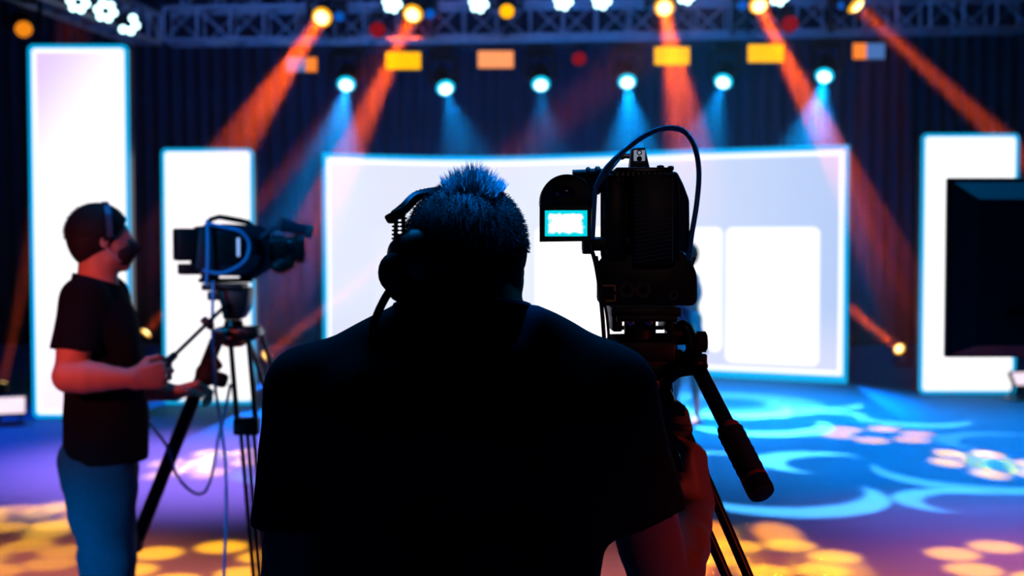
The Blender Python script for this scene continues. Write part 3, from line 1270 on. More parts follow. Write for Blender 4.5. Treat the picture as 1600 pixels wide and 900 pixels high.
CY = (0.0, 0.30, 1.0)
for i, (px, py, ax, pw, lab) in enumerate([
        (541, 132, -2.2, 10000, 'cyan spot head, leftmost of the lower row'),
        (696, 138, 0.2, 3500, 'cyan spot head, second from left in the lower row'),
        (845, 132, 0.5, 1500, 'cyan spot head, third from left in the lower row, above the black haired head'),
        (980, 128, 1.4, 11000, 'cyan spot head above the viewfinder side of the front camera'),
        (1130, 128, 1.2, 4500, 'cyan spot head, second from right in the lower row'),
        (1288, 119, 2.6, 14000, 'cyan spot head, rightmost of the lower row, crossed by an amber beam')]):
    moving_head(P(px, py, 17.3), (ax * 1.0, 13.0, 0), lab, 'cyan spot heads on the lower pipe', LCYAH, LCYA, size=1.1, lens_r=0.108,
                light=dict(a=(CY, pw * 1.8, 32, 1.0, 0.03)))


def par_can(pc, d, label, n=7, ring=True, size=1.0, aim=None):
    """led par: short can with a flower of led lenses"""
    d = Vector(d).normalized()
    c = Vector(pc)
    s = size
    root = thing('led_par_light', label, 'stage light', c, group='cold white led par lights')
    mb = MB()
    mb.lathe(c - d * 0.16 * s, d, [(0, 0.07 * s), (0.03 * s, 0.13 * s), (0.15 * s, 0.155 * s), (0.17 * s, 0.155 * s), (0.165 * s, 0.02 * s)], 28)
    body = mb.build('housing', BLACK, root)
    a = d.orthogonal().normalized()
    b2 = d.cross(a)
    pts = [(math.cos(2 * PI * k / 6) * 0.098 * s, math.sin(2 * PI * k / 6) * 0.098 * s) for k in range(6)]
    if not ring:
        pts.append((0, 0))
    for u, v in pts[:n]:
        mb = MB()
        mb.lathe(c + a * u + b2 * v + d * 0.004, d, [(0, 0.050 * s), (0.02 * s, 0.044 * s), (0.032 * s, 0.02 * s), (0.034 * s, 0.001)], 16)
        mb.build('led_lens', LWHT, body)
    mb = MB()
    z = Vector((0, 0, 1))
    sd = d.cross(z).normalized()
    q = c - d * 0.08 * s
    mb.tube([q + sd * 0.17 * s, q + sd * 0.17 * s + z * 0.2 * s, q + z * 0.27 * s, q - sd * 0.17 * s + z * 0.2 * s, q - sd * 0.17 * s], 0.012 * s, 8)
    mb.tube([q + z * 0.27 * s, q + z * 0.42 * s], 0.016 * s, 8)
    mb.build('bracket', DMETAL, root)
    return root


for px, py, n, ring, lab in [(122, 3, 6, True, 'white flower shaped led light at the top edge, leftmost of the corner three'),
                             (165, 17, 6, True, 'white flower shaped led light, middle one of the corner three'),
                             (200, 37, 4, True, 'white led light lowest of the corner three, half turned away')]:
    dd = 11.8 + (px - 122) / 78 * 2.2
    p = P(px, py, dd)
    par_can(p, Vector((0.3, -1, -0.45)), lab, n, ring, size=0.72 * dd / 12)
for px, py, lab in [(613, 5, 'white led par light left of the second amber head'),
                    (748, 5, 'white led par light just left of the beamless amber head'),
                    (880, 1, 'white led par light at the top edge above centre, left of a pair'),
                    (940, 0, 'white led par light at the top edge above centre, right of a pair'),
                    (1072, -8, 'white led par light at the top edge right of the straight down beam'),
                    (1217, -6, 'white led par light at the top edge right of the broad beam')]:
    par_can(P(px, py, 15.2), Vector((0, -1, -0.35)), lab, 7, False, size=0.78)


def flood(x0, x1, y0, y1, cells, label, D=17.36):
    """rectangular flood fixture; cells: list of (from, to, material) across its face"""
    c = P((x0 + x1) / 2, (y0 + y1) / 2, D)
    w = (x1 - x0) / FPX * D
    h = (y1 - y0) / FPX * D
    root = thing('flood_light', label, 'stage light', c, group='rectangular flood lights under the truss')
    mb = MB()
    mb.box(c + Vector((0, 0.06, 0)), (w + 0.02, 0.12, h + 0.02), bevel=0.02)
    for k in range(6):
        mb.box(c + Vector(((k - 2.5) * w / 7, 0.13, 0)), (0.008, 0.04, h * 0.8))
    mb.build('housing', BLACK, root)
    for f0, f1, m in cells:
        mb = MB()
        mb.box(c + Vector((w * ((f0 + f1) / 2 - 0.5), -0.004, 0)), (w * (f1 - f0), 0.02, h), bevel=0.008)
        mb.build('face', m, root)
    mb = MB()
    for q in (-1, 1):
        mb.tube([c + Vector((q * (w / 2 + 0.03), 0.06, 0)), c + Vector((q * (w / 2 + 0.03), 0.06, h / 2 + 0.06)), c + Vector((0, 0.06, h / 2 + 0.08))], 0.008, 8)
    pz = P((x0 + x1) / 2, 80 - 22 * ((x0 + x1) / 2 - 440) / 980, 17.5)
    mb.tube([c + Vector((0, 0.06, h / 2 + 0.08)), Vector((pz.x, pz.y, pz.z))], 0.012, 8)
    mb.box(pz, (0.05, 0.08, 0.08), bevel=0.01)
    mb.build('bracket', DMETAL, root)
    return root


flood(603, 657, 82, 108, [(0, 1, LYPA)], 'glowing yellow flood light crossed by the left amber beam')
flood(747, 802, 80, 106, [(0, 1, LPEA)], 'peach coloured flood light above the spiky hair')
flood(1023, 1077, 74, 101, [(0, 1, LYPA)], 'glowing yellow flood light under the straight down beam')
flood(1169, 1224, 70, 97, [(0, 1, LYPA)], 'solid yellow flood light beside the broad right beam')
flood(448, 495, 90, 112, [(0, 0.62, LBLU), (0.62, 1.0, LORA)], 'blue and orange flood light below the leftmost amber head')
flood(1333, 1382, 68, 92, [(0, 0.42, LORA), (0.42, 1.0, LBLU)], 'orange and blue flood light, rightmost under the truss')

for px, py, D, m, r, lab in [(590, 47, 15.35, LRED, 0.11, 'unlit red fronted spot on the truss beside the yellow flood'),
                             (905, 92, 17.4, LRED, 0.11, 'unlit red fronted spot hanging between two cyan heads'),
                             (1234, 38, 15.35, LRED, 0.12, 'unlit red fronted spot on the truss right of the broad beam'),
                             (530, 26, 15.35, LBDIM, 0.07, 'small blue glowing spot right of the leftmost amber head'),
                             (672, 22, 15.35, LBDIM, 0.07, 'small blue glowing spot right of the second amber head'),
                             (1160, 8, 15.35, LBDIM, 0.07, 'small blue glowing spot left of the broad beam amber head'),
                             (1316, 8, 15.35, LBDIM, 0.06, 'small blue glowing spot left of the rightmost amber head')]:
    p = P(px, py, D)
    moving_head(p, p + Vector((0.1, -1, -0.5)), lab, None, m, m, size=0.5, lens_r=r * 1.75, lit=True, name='spot_light')

# beam lights standing on the floor
for px, py, D, aim, lab, pw, core in [
        ((5, 601), 0, 13.2, P(75, 250, 14.5), 'amber beam light on the floor at the left edge, beam rising', '', 9000),
        ((417, 556), 0, 15.4, P(560, 440, 14.9), 'amber beam light on the floor left of the main screen', '', 6000),
        ((1405, 545), 0, 16.3, P(1310, 468, 15.4), 'amber beam light on the floor right of the main screen', '', 9000),
        ((228, 520), 0, 15.8, P(350, 380, 15.8), 'amber beam light glowing between the two left panels', '', 9000)]:
    moving_head(P(px[0], px[1], D), aim, lab, 'amber beam lights on the floor', LYELH, LYEL, size=0.60, hang=False,
                lens_r=0.12, light=dict(a=(AMB, core * 3, 10, 0.3, 0.012), gobo=beam_gobo(phase=0.4, n=2), wide=(22, 6)))


def floor_tile(cx, cy, w, h, tilt, label, yaw=0.3, D=None):
    D = D or 11.2
    c = P(cx, cy, D)
    root = thing('tilted_light', label, 'light panel', (c.x, c.y, 0), (0, 0, yaw))
    z = c.z
    rot = Euler((-tilt, 0, 0))
    mb = MB()
    mb.box((0, 0.02, z), (w + 0.03, 0.05, h + 0.03), rot, bevel=0.01)
    mb.build('housing', BLACK, root, local=True)
    mb = MB()
    mb.box((0, -0.008, z + 0.004), (w, 0.012, h), rot, bevel=0.003)
    mb.build('lit_face', LPINK, root, local=True)
    mb = MB()
    mb.tube([(-w / 3, 0.04, z), (-w / 3, 0.10, 0.01)], 0.012)
    mb.tube([(w / 3, 0.04, z), (w / 3, 0.10, 0.01)], 0.012)
    mb.box((0, 0.06, 0.008), (w, 0.2, 0.016))
    mb.build('stand', DMETAL, root, local=True)


floor_tile(14, 634, 0.26, 0.17, 0.75, 'small pale pink light panel tilted on the floor at the left edge', yaw=0.35)
floor_tile(1600, 592, 0.26, 0.14, 0.6, 'small pale light panel on the floor at the right edge', yaw=0.3, D=13.0)

# ================================================================ the monitor at the right
mo = thing('monitor', 'large black flat monitor seen from behind at the right edge', 'monitor', (2.33, 5.0, 0))
D = 5.0
zt, zb = P(1485, 277, D).z, P(1485, 560, D).z
xl = P(1485, 400, D).x
ww = 1.24
mb = MB()
cx, cz, hh = xl + ww / 2, (zt + zb) / 2, zt - zb
mb.box((cx, D + 0.055, cz), (ww, 0.03, hh), bevel=0.006)
mb.build('screen_frame', BLACK, mo)
mb = MB()
bm = mb.bm
o1 = [(xl + 0.004, D + 0.045, zb + 0.004), (xl + ww - 0.004, D + 0.045, zb + 0.004), (xl + ww - 0.004, D + 0.045, zt - 0.004), (xl + 0.004, D + 0.045, zt - 0.004)]
i1 = [(xl + 0.11, D, zb + 0.05), (xl + ww - 0.11, D, zb + 0.05), (xl + ww - 0.11, D, zt - 0.085), (xl + 0.11, D, zt - 0.085)]
A = [bm.verts.new(v) for v in o1]
B = [bm.verts.new(v) for v in i1]
for k in range(4):
    bm.faces.new((A[k], A[(k + 1) % 4], B[(k + 1) % 4], B[k]))
bm.faces.new(B)
bm.faces.new(list(reversed(A)))
mb.build('rear_shell', mat('glossy_black_shell', (0.03, 0.035, 0.045), 0.35, noise=0.2), mo, smooth=20)
mb = MB()
mb.box((cx + 0.05, D - 0.012, zb + 0.165), (ww * 0.72, 0.03, 0.018), bevel=0.004)
mb.build('vent_ridge', DMETAL, mo)
mb = MB()
for k in range(14):
    mb.box((cx - 0.3 + k * 0.045, D - 0.003, zt - 0.16), (0.03, 0.008, 0.006))
mb.build('vent_slots', RUBBER, mo)
mb = MB()
mb.box((cx, 5.06, 0.02), (0.7, 0.5, 0.04), bevel=0.01)
mb.tube([(cx, 5.10, 0.04), (cx, 5.10, (zt + zb) / 2)], 0.035)
mb.box((cx, 5.085, (zt + zb) / 2), (0.3, 0.03, 0.3), bevel=0.004)
mb.build('stand', DMETAL, mo)
mb = MB()
mb.box((cx, D + 0.071, cz), (ww - 0.04, 0.004, hh - 0.04))
mb.build('screen', mat('dark_screen_glass', (0.01, 0.01, 0.012), 0.12), mo)


# ================================================================ the front operator
FD = 1.72
op = thing('person', 'person seen from behind in a navy t-shirt working the front camera', 'person', (P(723, 600, FD).x, FD, 0))
bx = op.location.x
B = Frame((bx, FD, 0), (0, 1, 0))
HL = P(735, 416, FD + 0.02)                                 # head centre
HF = Frame(HL, (0.42, 1, -0.03), (0.05, 0.0, 1))
sl_, sr_ = P(490, 612, FD), P(955, 615, FD)                 # shoulder joints
el_, er_ = P(455, 925, FD), P(1036, 925, 1.78)
wl_, wr_ = Vector((bx - 0.10, 1.97, 1.13)), P(1093, 788, 2.01)
F = Field((-0.42, 1.38, -0.01), (0.40, 2.16, 1.80), 0.0045)
# torso under the shirt
F.ell(B(0, 0.01, 1.33), (0.165, 0.105, 0.17), k=0.05)
F.ell(B(0, 0.02, 1.12), (0.145, 0.10, 0.16), k=0.05)
F.ell(B(0, 0.0, 0.95), (0.165, 0.11, 0.13), k=0.05)
F.cap(sl_, sr_, 0.055, 0.055, 0.04)
F.cap(B(0, -0.01, 1.46), HL + Vector((0.0, -0.02, -0.05)), 0.072, 0.062, 0.045)
F.cap(B(-0.09, -0.02, 1.46), B(-0.03, -0.015, 1.56), 0.045, 0.03, 0.05)
F.cap(B(0.09, -0.02, 1.46), B(0.03, -0.015, 1.56), 0.045, 0.03, 0.05)
add_head(F, HF, 0.91, ears=True)
for sh, e, w in ((sl_, el_, wl_), (sr_, er_, wr_)):
    add_limb(F, sh, e, [0.056, 0.054, 0.051, 0.044, 0.043], 0.03)
    add_limb(F, e, w, [0.043, 0.045, 0.040, 0.030, 0.0245], 0.02)
# hand on the leg of the tripod
add_hand(F, wr_, (-0.10, 0.16, 1.0), (-0.90, 0.45, 0.05), True,
         curls=((48, 70, 45), (52, 74, 45), (56, 74, 45), (60, 74, 45)), thumb=(0.55, 0.75), s=1.0)
add_hand(F, wl_, (0.25, 0.95, -0.05), (0.3, 0, -1), False, curls=(30, 45, 30), thumb=(0.5, 0.5))
for sx in (-1, 1):
    hip, kn, an = B(sx * 0.09, 0, 0.93), B(sx * 0.12, 0.02, 0.50), B(sx * 0.15, -0.01, 0.09)
    add_limb(F, hip, kn, [0.088, 0.080, 0.068, 0.058], 0.03)
    add_limb(F, kn, an, [0.056, 0.058, 0.045, 0.036], 0.03)
body = F.mesh('body', SKIN2, op)

# t-shirt
F = Field((-0.44, 1.50, 0.85), (0.30, 1.96, 1.64), 0.005)
F.ell(B(0, 0.005, 1.38), (0.19, 0.118, 0.15), k=0.05)
add_torso(F, B, [(1.34, 0.200, 0.112, 0.005), (1.26, 0.190, 0.112, 0.008), (1.14, 0.178, 0.112, 0.01), (0.85, 0.185, 0.116, 0.01)], 0.012)
F.cap(sl_ + Vector((0.01, -0.005, -0.004)), B(-0.055, -0.02, 1.545), 0.066, 0.034, 0.05)
F.cap(sr_ + Vector((-0.01, -0.005, -0.004)), B(0.055, -0.02, 1.545), 0.066, 0.034, 0.05)
F.cap(B(-0.12, -0.04, 1.42), B(0.12, -0.04, 1.42), 0.075, 0.075, 0.05)
F.cap(B(0, -0.01, 1.50), B(0.0, -0.012, 1.565), 0.090, 0.082, 0.02)
hl = sl_.lerp(el_, 0.66)
hr = sr_.lerp(er_, 0.62)
G = F.twin()
G.cap(sl_, sl_.lerp(el_, 0.9), 0.064, 0.064, 0.03)
G.plane(hl, (-0.02, 0, -1))
F.merge(G, 0.03)
G = F.twin()
G.cap(sr_, sr_.lerp(er_, 0.9) + Vector((0.004, 0, 0)), 0.064, 0.062, 0.03)
G.cap(sr_ + Vector((-0.03, 0, -0.03)), sr_.lerp(er_, 0.9) + Vector((-0.035, 0, 0)), 0.064, 0.058, 0.03)
G.plane(hr, (0.26, 0, -1.0))
F.merge(G, 0.03)
F.wrinkle(0.0022, 22, 3, (1, 1, 0.7))
F.plane(B(0, -0.01, 1.560), (0, 0.12, 1), blo=(bx - 0.12, 1.5, 1.52), bhi=(bx + 0.12, 1.96, 1.66))
F.plane(B(0, 0, 0.88), (0, 0, -1))
shirt = F.mesh('t_shirt', SHIRT, op)
# collar rib
mb = MB()
pts = [B(0.088 * math.cos(a), -0.012 + 0.086 * math.sin(a), 1.558 - 0.012 * math.sin(a)) for a in [2 * PI * k / 40 for k in range(41)]]
mb.tube(pts, 0.0055, 8, cap=False)
mb.build('collar', SHIRT, shirt)
# trousers and shoes
F = Field((-0.42, 1.45, 0.02), (0.30, 2.0, 1.06), 0.008)
F.ell(B(0, 0, 0.93), (0.165, 0.12, 0.13), k=0.04)
for sx in (-1, 1):
    add_limb(F, B(sx * 0.09, 0, 0.90), B(sx * 0.12, 0.02, 0.50), [0.098, 0.092, 0.080, 0.074], 0.03)
    add_limb(F, B(sx * 0.12, 0.02, 0.50), B(sx * 0.15, -0.01, 0.07), [0.074, 0.072, 0.066, 0.064], 0.03)
F.wrinkle(0.003, 20, 5)
F.plane((0, 0, 0.05), (0, 0, -1))
F.mesh('trousers', TROUS, op)


def shoes(root, Bf, spots):
    for (x, y) in spots:
        lo = np.minimum(np.array(Bf(x - 0.3, y - 0.3, -0.01)), np.array(Bf(x + 0.3, y + 0.3, 0.0)))
        hi = np.maximum(np.array(Bf(x - 0.3, y - 0.3, 0.0)), np.array(Bf(x + 0.3, y + 0.3, 0.16)))
        c = Bf(x, y, 0)
        F = Field((c.x - 0.26, c.y - 0.26, -0.01), (c.x + 0.26, c.y + 0.26, 0.16), 0.006)
        F.cap(Bf(x, y - 0.07, 0.04), Bf(x, y + 0.15, 0.036), 0.042, 0.046, 0.02)
        F.cap(Bf(x, y - 0.05, 0.06), Bf(x, y - 0.02, 0.12), 0.042, 0.046, 0.03)
        F.plane((0, 0, 0.0), (0, 0, -1))
        F.mesh('shoe', SHOE, root)


shoes(op, B, [(-0.15, 0.02), (0.15, 0.02)])


# hair
def hair_cap(H, s, m, parent, h=0.004, grow=0.010, nape=-0.055, fringe=0.035):
    F = Field(np.array(H.o) - 0.16, np.array(H.o) + 0.16, h)
    R = H.R()
    F.ell(H(0, -0.016 * s, 0.024 * s), [(0.077 + grow) * s, (0.096 + grow) * s, (0.090 + grow) * s], R, 0.02)
    F.ell(H(0, -0.060 * s, -0.020 * s), [0.066 * s, 0.052 * s, 0.075 * s], R, 0.03)
    # nape and sides: cut below a line that rises to the ears, keep the face clear
    n = (H.y * 0.55 - H.z * 1.0)
    F.plane(H(0, -0.085 * s, nape * s), n)
    F.plane(H(0, fringe * s, 0.02 * s), (H.y * 1.0 - H.z * 0.75))
    return F.mesh('hair', m, parent)


hairc = hair_cap(HF, 0.91, HAIR, op, h=0.0035, grow=0.010, nape=-0.085)


def strands(H, m, parent, n, s, fn, name):
    """many fine hairs as thin three sided spikes; fn(k) -> root, direction, length, width or None"""
    V, Fc = [], []
    for k in range(n):
        r = fn(k)
        if r is None:
            continue
        p, d, L, w = r
        a = d.orthogonal().normalized()
        b_ = d.cross(a)
        i0 = len(V)
        bend = Vector((random.uniform(-1, 1), random.uniform(-1, 1), random.uniform(-1, 0.3))) * 0.12 * L
        for q in range(3):
            an = 2 * PI * q / 3
            V.append(p + (a * math.cos(an) + b_ * math.sin(an)) * w)
        mid = p + d * L * 0.55 + bend * 0.3
        for q in range(3):
            an = 2 * PI * q / 3
            V.append(mid + (a * math.cos(an) + b_ * math.sin(an)) * w * 0.7)
        V.append(p + d * L + bend)
        for q in range(3):
            q2 = (q + 1) % 3
            Fc.append((i0 + q, i0 + q2, i0 + 3 + q2, i0 + 3 + q))
            Fc.append((i0 + 3 + q, i0 + 3 + q2, i0 + 6))
    me = bpy.data.meshes.new(name)
    Mi = wm(parent).inverted()
    me.from_pydata([Mi @ v for v in V], [], Fc)
    me.materials.append(m)
    o = bpy.data.objects.new(name, me)
    COL.objects.link(o)
    o.parent = parent
    return o


def spiky(k):
    # crown: upright tuft leaning out to both sides
    s = 0.91
    a = random.uniform(-1, 1)
    th = a * 0.50 + 0.06
    ph = random.uniform(-0.6, 0.6)
    n = Vector((math.sin(th) * math.cos(ph), math.sin(ph), math.cos(th) * math.cos(ph))).normalized()
    p = HL + Vector((0, -0.016, 0.024)) * s + Vector((n.x * 0.084, n.y * 0.100, n.z * 0.097)) * s
    d = (n * 0.55 + Vector((math.sin(th) * 0.9, -0.05, 0.75)) + Vector((random.gauss(0, .14), random.gauss(0, .14), random.gauss(0, .08)))).normalized()
    L = (0.030 - 0.012 * abs(a)) * random.uniform(0.5, 1.3)
    return p, d, L, 0.0008


strands(HF, mat('backlit_hair_strands', (0.25, 0.25, 0.27), 0.4, noise=0.3, nscale=200), hairc, 1500, 1, spiky, 'spiky_tuft')  # paler than the other hair: backlight through the crown put into the colour


def stubble(k):
    z = random.uniform(-0.35, 0.98)
    an = random.uniform(0, 2 * PI)
    r = math.sqrt(1 - z * z)
    l = Vector((r * math.cos(an), r * math.sin(an), z))
    if l.y > 0.55 or (z < 0 and l.y > -0.1):
        return None
    s = 0.91
    n = (HF.x * l.x + HF.y * l.y + HF.z * l.z).normalized()
    p = HF(l.x * 0.087 * s, -0.016 + l.y * 0.105 * s, 0.024 + l.z * 0.099 * s)
    d = (n * 0.8 + Vector((0, 0, -0.5)) * (1 - max(0, z)) + Vector((random.gauss(0, .25), random.gauss(0, .25), random.gauss(0, .2)))).normalized()
    return p, d, random.uniform(0.004, 0.008), 0.0005


strands(HF, HAIRTIP, hairc, 9000, 1, stubble, 'short_hair')

# headset: one ear cup at the left, band over the head, boom cable
hs = thing('headset', 'black intercom headset worn over the left ear of the front operator', 'headset', P(650, 400, 1.66))
ec = P(657, 406, 1.665)
axd = Vector((-0.85, -0.42, 0.0)).normalized()
mb = MB()
mb.lathe(ec - axd * 0.030, axd, [(0, 0.030), (0.004, 0.040), (0.018, 0.043), (0.028, 0.040), (0.032, 0.034)], 32)
mb.build('ear_cushion', RUBBER, hs)
mb = MB()
mb.lathe(ec, axd, [(0, 0.036), (0.006, 0.041), (0.016, 0.040), (0.030, 0.032), (0.038, 0.024), (0.040, 0.006)], 32)
cup = mb.build('ear_cup', mat('headset_plastic', (0.03, 0.033, 0.04), 0.4, noise=0.2), hs)
mb = MB()
for k in range(4):
    p = ec + axd * (0.034 - 0.001 * k) + Vector((0.012, -0.012, 0.006 - 0.005 * k))
    mb.box(p, (0.018, 0.006, 0.0022), Euler((0, 0, 0.45)))
mb.build('grille_slots', RUBBER, cup)
# boom pivot block and wind foam
mb = MB()
q = P(616, 426, 1.64)
mb.sphere(q, 0.021, (1.0, 1.0, 1.25))
mb.sphere(P(632, 440, 1.65), 0.026, (1.0, 1.0, 1.1))
mb.build('boom_pivot', RUBBER, hs)
# two sprung arms up to the band
for k, (x0, x1) in enumerate(((617, 619), (633, 630))):
    a_, b_ = P(x0, 408, 1.655), P(x1, 338, 1.68)
    mb = MB()
    mb.tube([a_, b_], 0.0028, 10)
    N = 11
    for i in range(N):
        c_ = a_.lerp(b_, (i + 0.5) / N)
        mb.lathe(c_ - Vector((0, 0, 0.0014)), (0, 0, 1), [(0, 0.0045), (0.0014, 0.0056), (0.0028, 0.0045)], 12)
    mb.build('sprung_arm', RUBBER, hs)
mb = MB()
bandpts = catmull([P(612, 340, 1.68), P(630, 326, 1.69), P(655, 306, 1.71), P(690, 297, 1.73), P(735, 296, 1.75), P(775, 308, 1.77), P(800, 332, 1.78)], 6)
for i in range(len(bandpts) - 1):
    a_, b_ = bandpts[i], bandpts[i + 1]
    d_ = b_ - a_
    mid = (a_ + b_) / 2
    xax = d_.normalized()
    yax = Vector((0.3, 1, 0)).normalized()
    zax = xax.cross(yax).normalized()
    yax = zax.cross(xax)
    rot = Matrix((xax, yax, zax)).transposed()
    mb.box(mid, (d_.length * 1.15, 0.026, 0.006), rot)
mb.box(P(618, 337, 1.68), (0.026, 0.03, 0.012), Euler((0, -0.5, 0)), bevel=0.003)
mb.build('headband', BLACK, hs, smooth=50)
mb = MB()
mb.tube(catmull([P(620, 440, 1.65), P(604, 462, 1.64), P(590, 490, 1.635), P(583, 512, 1.64), P(582, 540, 1.68)], 8), 0.0055, 10)
mb.build('cable', BCABLE, hs)

# ================================================================ the front camera
CD = 2.02
fc = thing('broadcast_camera', 'large black broadcast camera seen from behind on the front tripod', 'camera', P(1008, 480, CD))
M = 1.0 / FPX * CD


def C(px, py, d=0.0):
    return P(px, py, CD + d)


mb = MB()
out_ = [(942, 275), (950, 266), (1058, 268), (1068, 288), (1077, 312), (1078, 395), (1068, 415), (945, 415), (938, 400), (938, 300)]
mb.prism([C(x, y) for x, y in out_], (0.03, 0.30, 0), bevel=0.004)
cbody = mb.build('body', BLACK, fc)
mb = MB()
mb.box(C(962, 340, -0.012), (0.030, 0.028, 0.135), bevel=0.004)
mb.box(C(962, 340, -0.028), (0.022, 0.006, 0.11), bevel=0.002)
mb.build('side_module', BLACK, cbody)
# battery with slanted cooling lines
mb = MB()
mb.prism([C(x, y, -0.004) for x, y in [(984, 276), (1050, 272), (1056, 292), (1056, 408), (1040, 414), (990, 414)]], (0, -0.045, 0), bevel=0.003)
bat = mb.build('battery', BLACK, fc)
mb = MB()
for k in range(19):
    y = 288 + k * 6.6
    a_, b_ = C(991, y + 4, -0.0495), C(1049, y - 6, -0.0495)
    mb.tube([a_, b_], 0.0005, 6)
mb.tube([C(1051, 278, -0.0495), C(1051, 408, -0.0495)], 0.0006, 6)
mb.build('cooling_lines', mat('worn_metal_line', (0.45, 0.42, 0.42), 0.35, metal=0.8, noise=0.2), bat)
mb = MB()
lc_ = C(1008, 345, 0.30) + Vector((0.025, -0.01, 0))
mb.lathe(lc_, (0.08, 1, 0), [(0, 0.045), (0.02, 0.052), (0.12, 0.052), (0.13, 0.046), (0.17, 0.046), (0.18, 0.056), (0.22, 0.060), (0.22, 0.050), (0.205, 0.02)], 32)
lens1 = mb.build('lens', BLACK, fc)
mb = MB()
for k in range(24):
    a = 2 * PI * k / 24
    mb.box(lc_ + Vector((0.005 + 0.053 * math.cos(a), 0.07, 0.053 * math.sin(a))), (0.004, 0.05, 0.004))
mb.build('focus_ring', RUBBER, lens1)
# top plate with teeth
mb = MB()
mb.box(C(1002, 269, 0.01), (0.088, 0.10, 0.010), bevel=0.002)
for k in range(10):
    mb.box(C(965 + k * 8.2, 272, -0.042), (0.004, 0.004, 0.006))
mb.build('top_plate', DMETAL, fc)
mb = MB()
mb.lathe(C(1032, 265, 0.02), (0, 0, 1), [(0, 0.006), (0.006, 0.006), (0.007, 0.003)], 16)
mb.lathe(C(1048, 266, 0.0), (0, 0, 1), [(0, 0.005), (0.006, 0.005), (0.007, 0.002)], 16)
mb.build('top_buttons', DMETAL, fc)
# transmitter box with a small white label
mb = MB()
mb.prism([C(x, y, -0.005) for x, y in [(984, 264), (988, 232), (1008, 230), (1016, 264)]], (0, 0.035, 0), bevel=0.002)
tx = mb.build('transmitter', mat('slate_plastic', (0.05, 0.08, 0.13), 0.4, noise=0.2), fc)
mb = MB()
mb.box(C(999, 243, -0.0062), (0.0175, 0.002, 0.0165))
lab_ = mb.build('white_label', mat('pale_label', (0.6, 0.65, 0.75), 0.5, emit=(0.55, 0.62, 0.8), es=0.35), tx)
mb = MB()
for dy, sx in ((-4.5, 1.0), (5, 1.0)):
    c_ = C(999, 243 + dy, -0.0078)
    mb.lathe(c_, (0, -1, 0), [(0, 0.0042), (0.0008, 0.0042)], 16)
mb.build('label_marks', RUBBER, lab_)
mb = MB()
mb.lathe(C(999, 238.5, -0.0088), (0, -1, 0), [(0, 0.0024), (0.0006, 0.0024)], 14)
mb.build('label_dot', mat('pale_dot', (0.7, 0.75, 0.85), 0.5, emit=(0.6, 0.7, 0.9), es=0.4), lab_)
mb = MB()
mb.tube([C(984, 244, 0.01), C(972, 243, 0.01)], 0.0045, 10)
mb.tube([C(974, 243, 0.01), C(969, 245, 0.01)], 0.0062, 10)
mb.build('socket', CHROME, tx)
# big loop of cable
mb = MB()
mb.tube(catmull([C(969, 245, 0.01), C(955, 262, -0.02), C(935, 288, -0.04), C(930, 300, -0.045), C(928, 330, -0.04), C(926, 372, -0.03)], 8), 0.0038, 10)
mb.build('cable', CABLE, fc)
mb = MB()
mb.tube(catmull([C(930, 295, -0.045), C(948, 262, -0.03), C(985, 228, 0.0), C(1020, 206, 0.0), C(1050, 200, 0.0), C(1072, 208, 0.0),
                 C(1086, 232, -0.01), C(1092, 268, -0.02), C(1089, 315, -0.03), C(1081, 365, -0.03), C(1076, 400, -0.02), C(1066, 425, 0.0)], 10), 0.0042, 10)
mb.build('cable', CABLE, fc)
# viewfinder: bent hood, tube and lit screen
vf = MB()
pts_ = [(886 + 42 * math.cos(math.radians(a)), 313 - 41 * math.sin(math.radians(a))) for a in range(0, 181, 9)]
vf.prism([C(x, y, -0.03) for x, y in pts_ + [(844, 321), (928, 321)]], (0, 0.085, 0), bevel=0.002)
vf.build('viewfinder_hood', BLACK, fc)
mb = MB()
mb.sphere(C(882, 300, -0.031), 0.017, (1, 0.25, 0.55), seg=24)
mb.build('viewfinder_lens', mat('dark_blue_glass', (0.005, 0.005, 0.03), 0.12, coat=0.6), fc)
mb = MB()
mb.tube([C(895, 283, 0.03), C(945, 281, 0.03)], [0.018, 0.018], 20)
mb.lathe(C(915, 282, 0.03), (1, 0, 0), [(0, 0.019), (0.002, 0.0215), (0.006, 0.0215), (0.008, 0.019), (0.014, 0.019), (0.016, 0.0225), (0.022, 0.0225), (0.024, 0.019)], 24)
mb.build('viewfinder_tube', BLACK, fc)
mb = MB()
o_ = [(843, 321), (924, 320), (924, 377), (843, 378)]
i_ = [(851, 329), (918, 328), (918, 369), (851, 370)]
bm = mb.bm
ra = [[bm.verts.new(C(x, y, d_)) for x, y in pts] for pts, d_ in ((o_, 0.02), (o_, -0.03), (i_, -0.03), (i_, 0.018))]
for r in range(4):
    for k in range(4):
        bm.faces.new((ra[r][k], ra[r][(k + 1) % 4], ra[(r + 1) % 4][(k + 1) % 4], ra[(r + 1) % 4][k]))
mb.box((C(884, 349, 0.024)), (0.082, 0.008, 0.057))
vfm = mb.build('viewfinder_monitor', BLACK, fc, smooth=20)
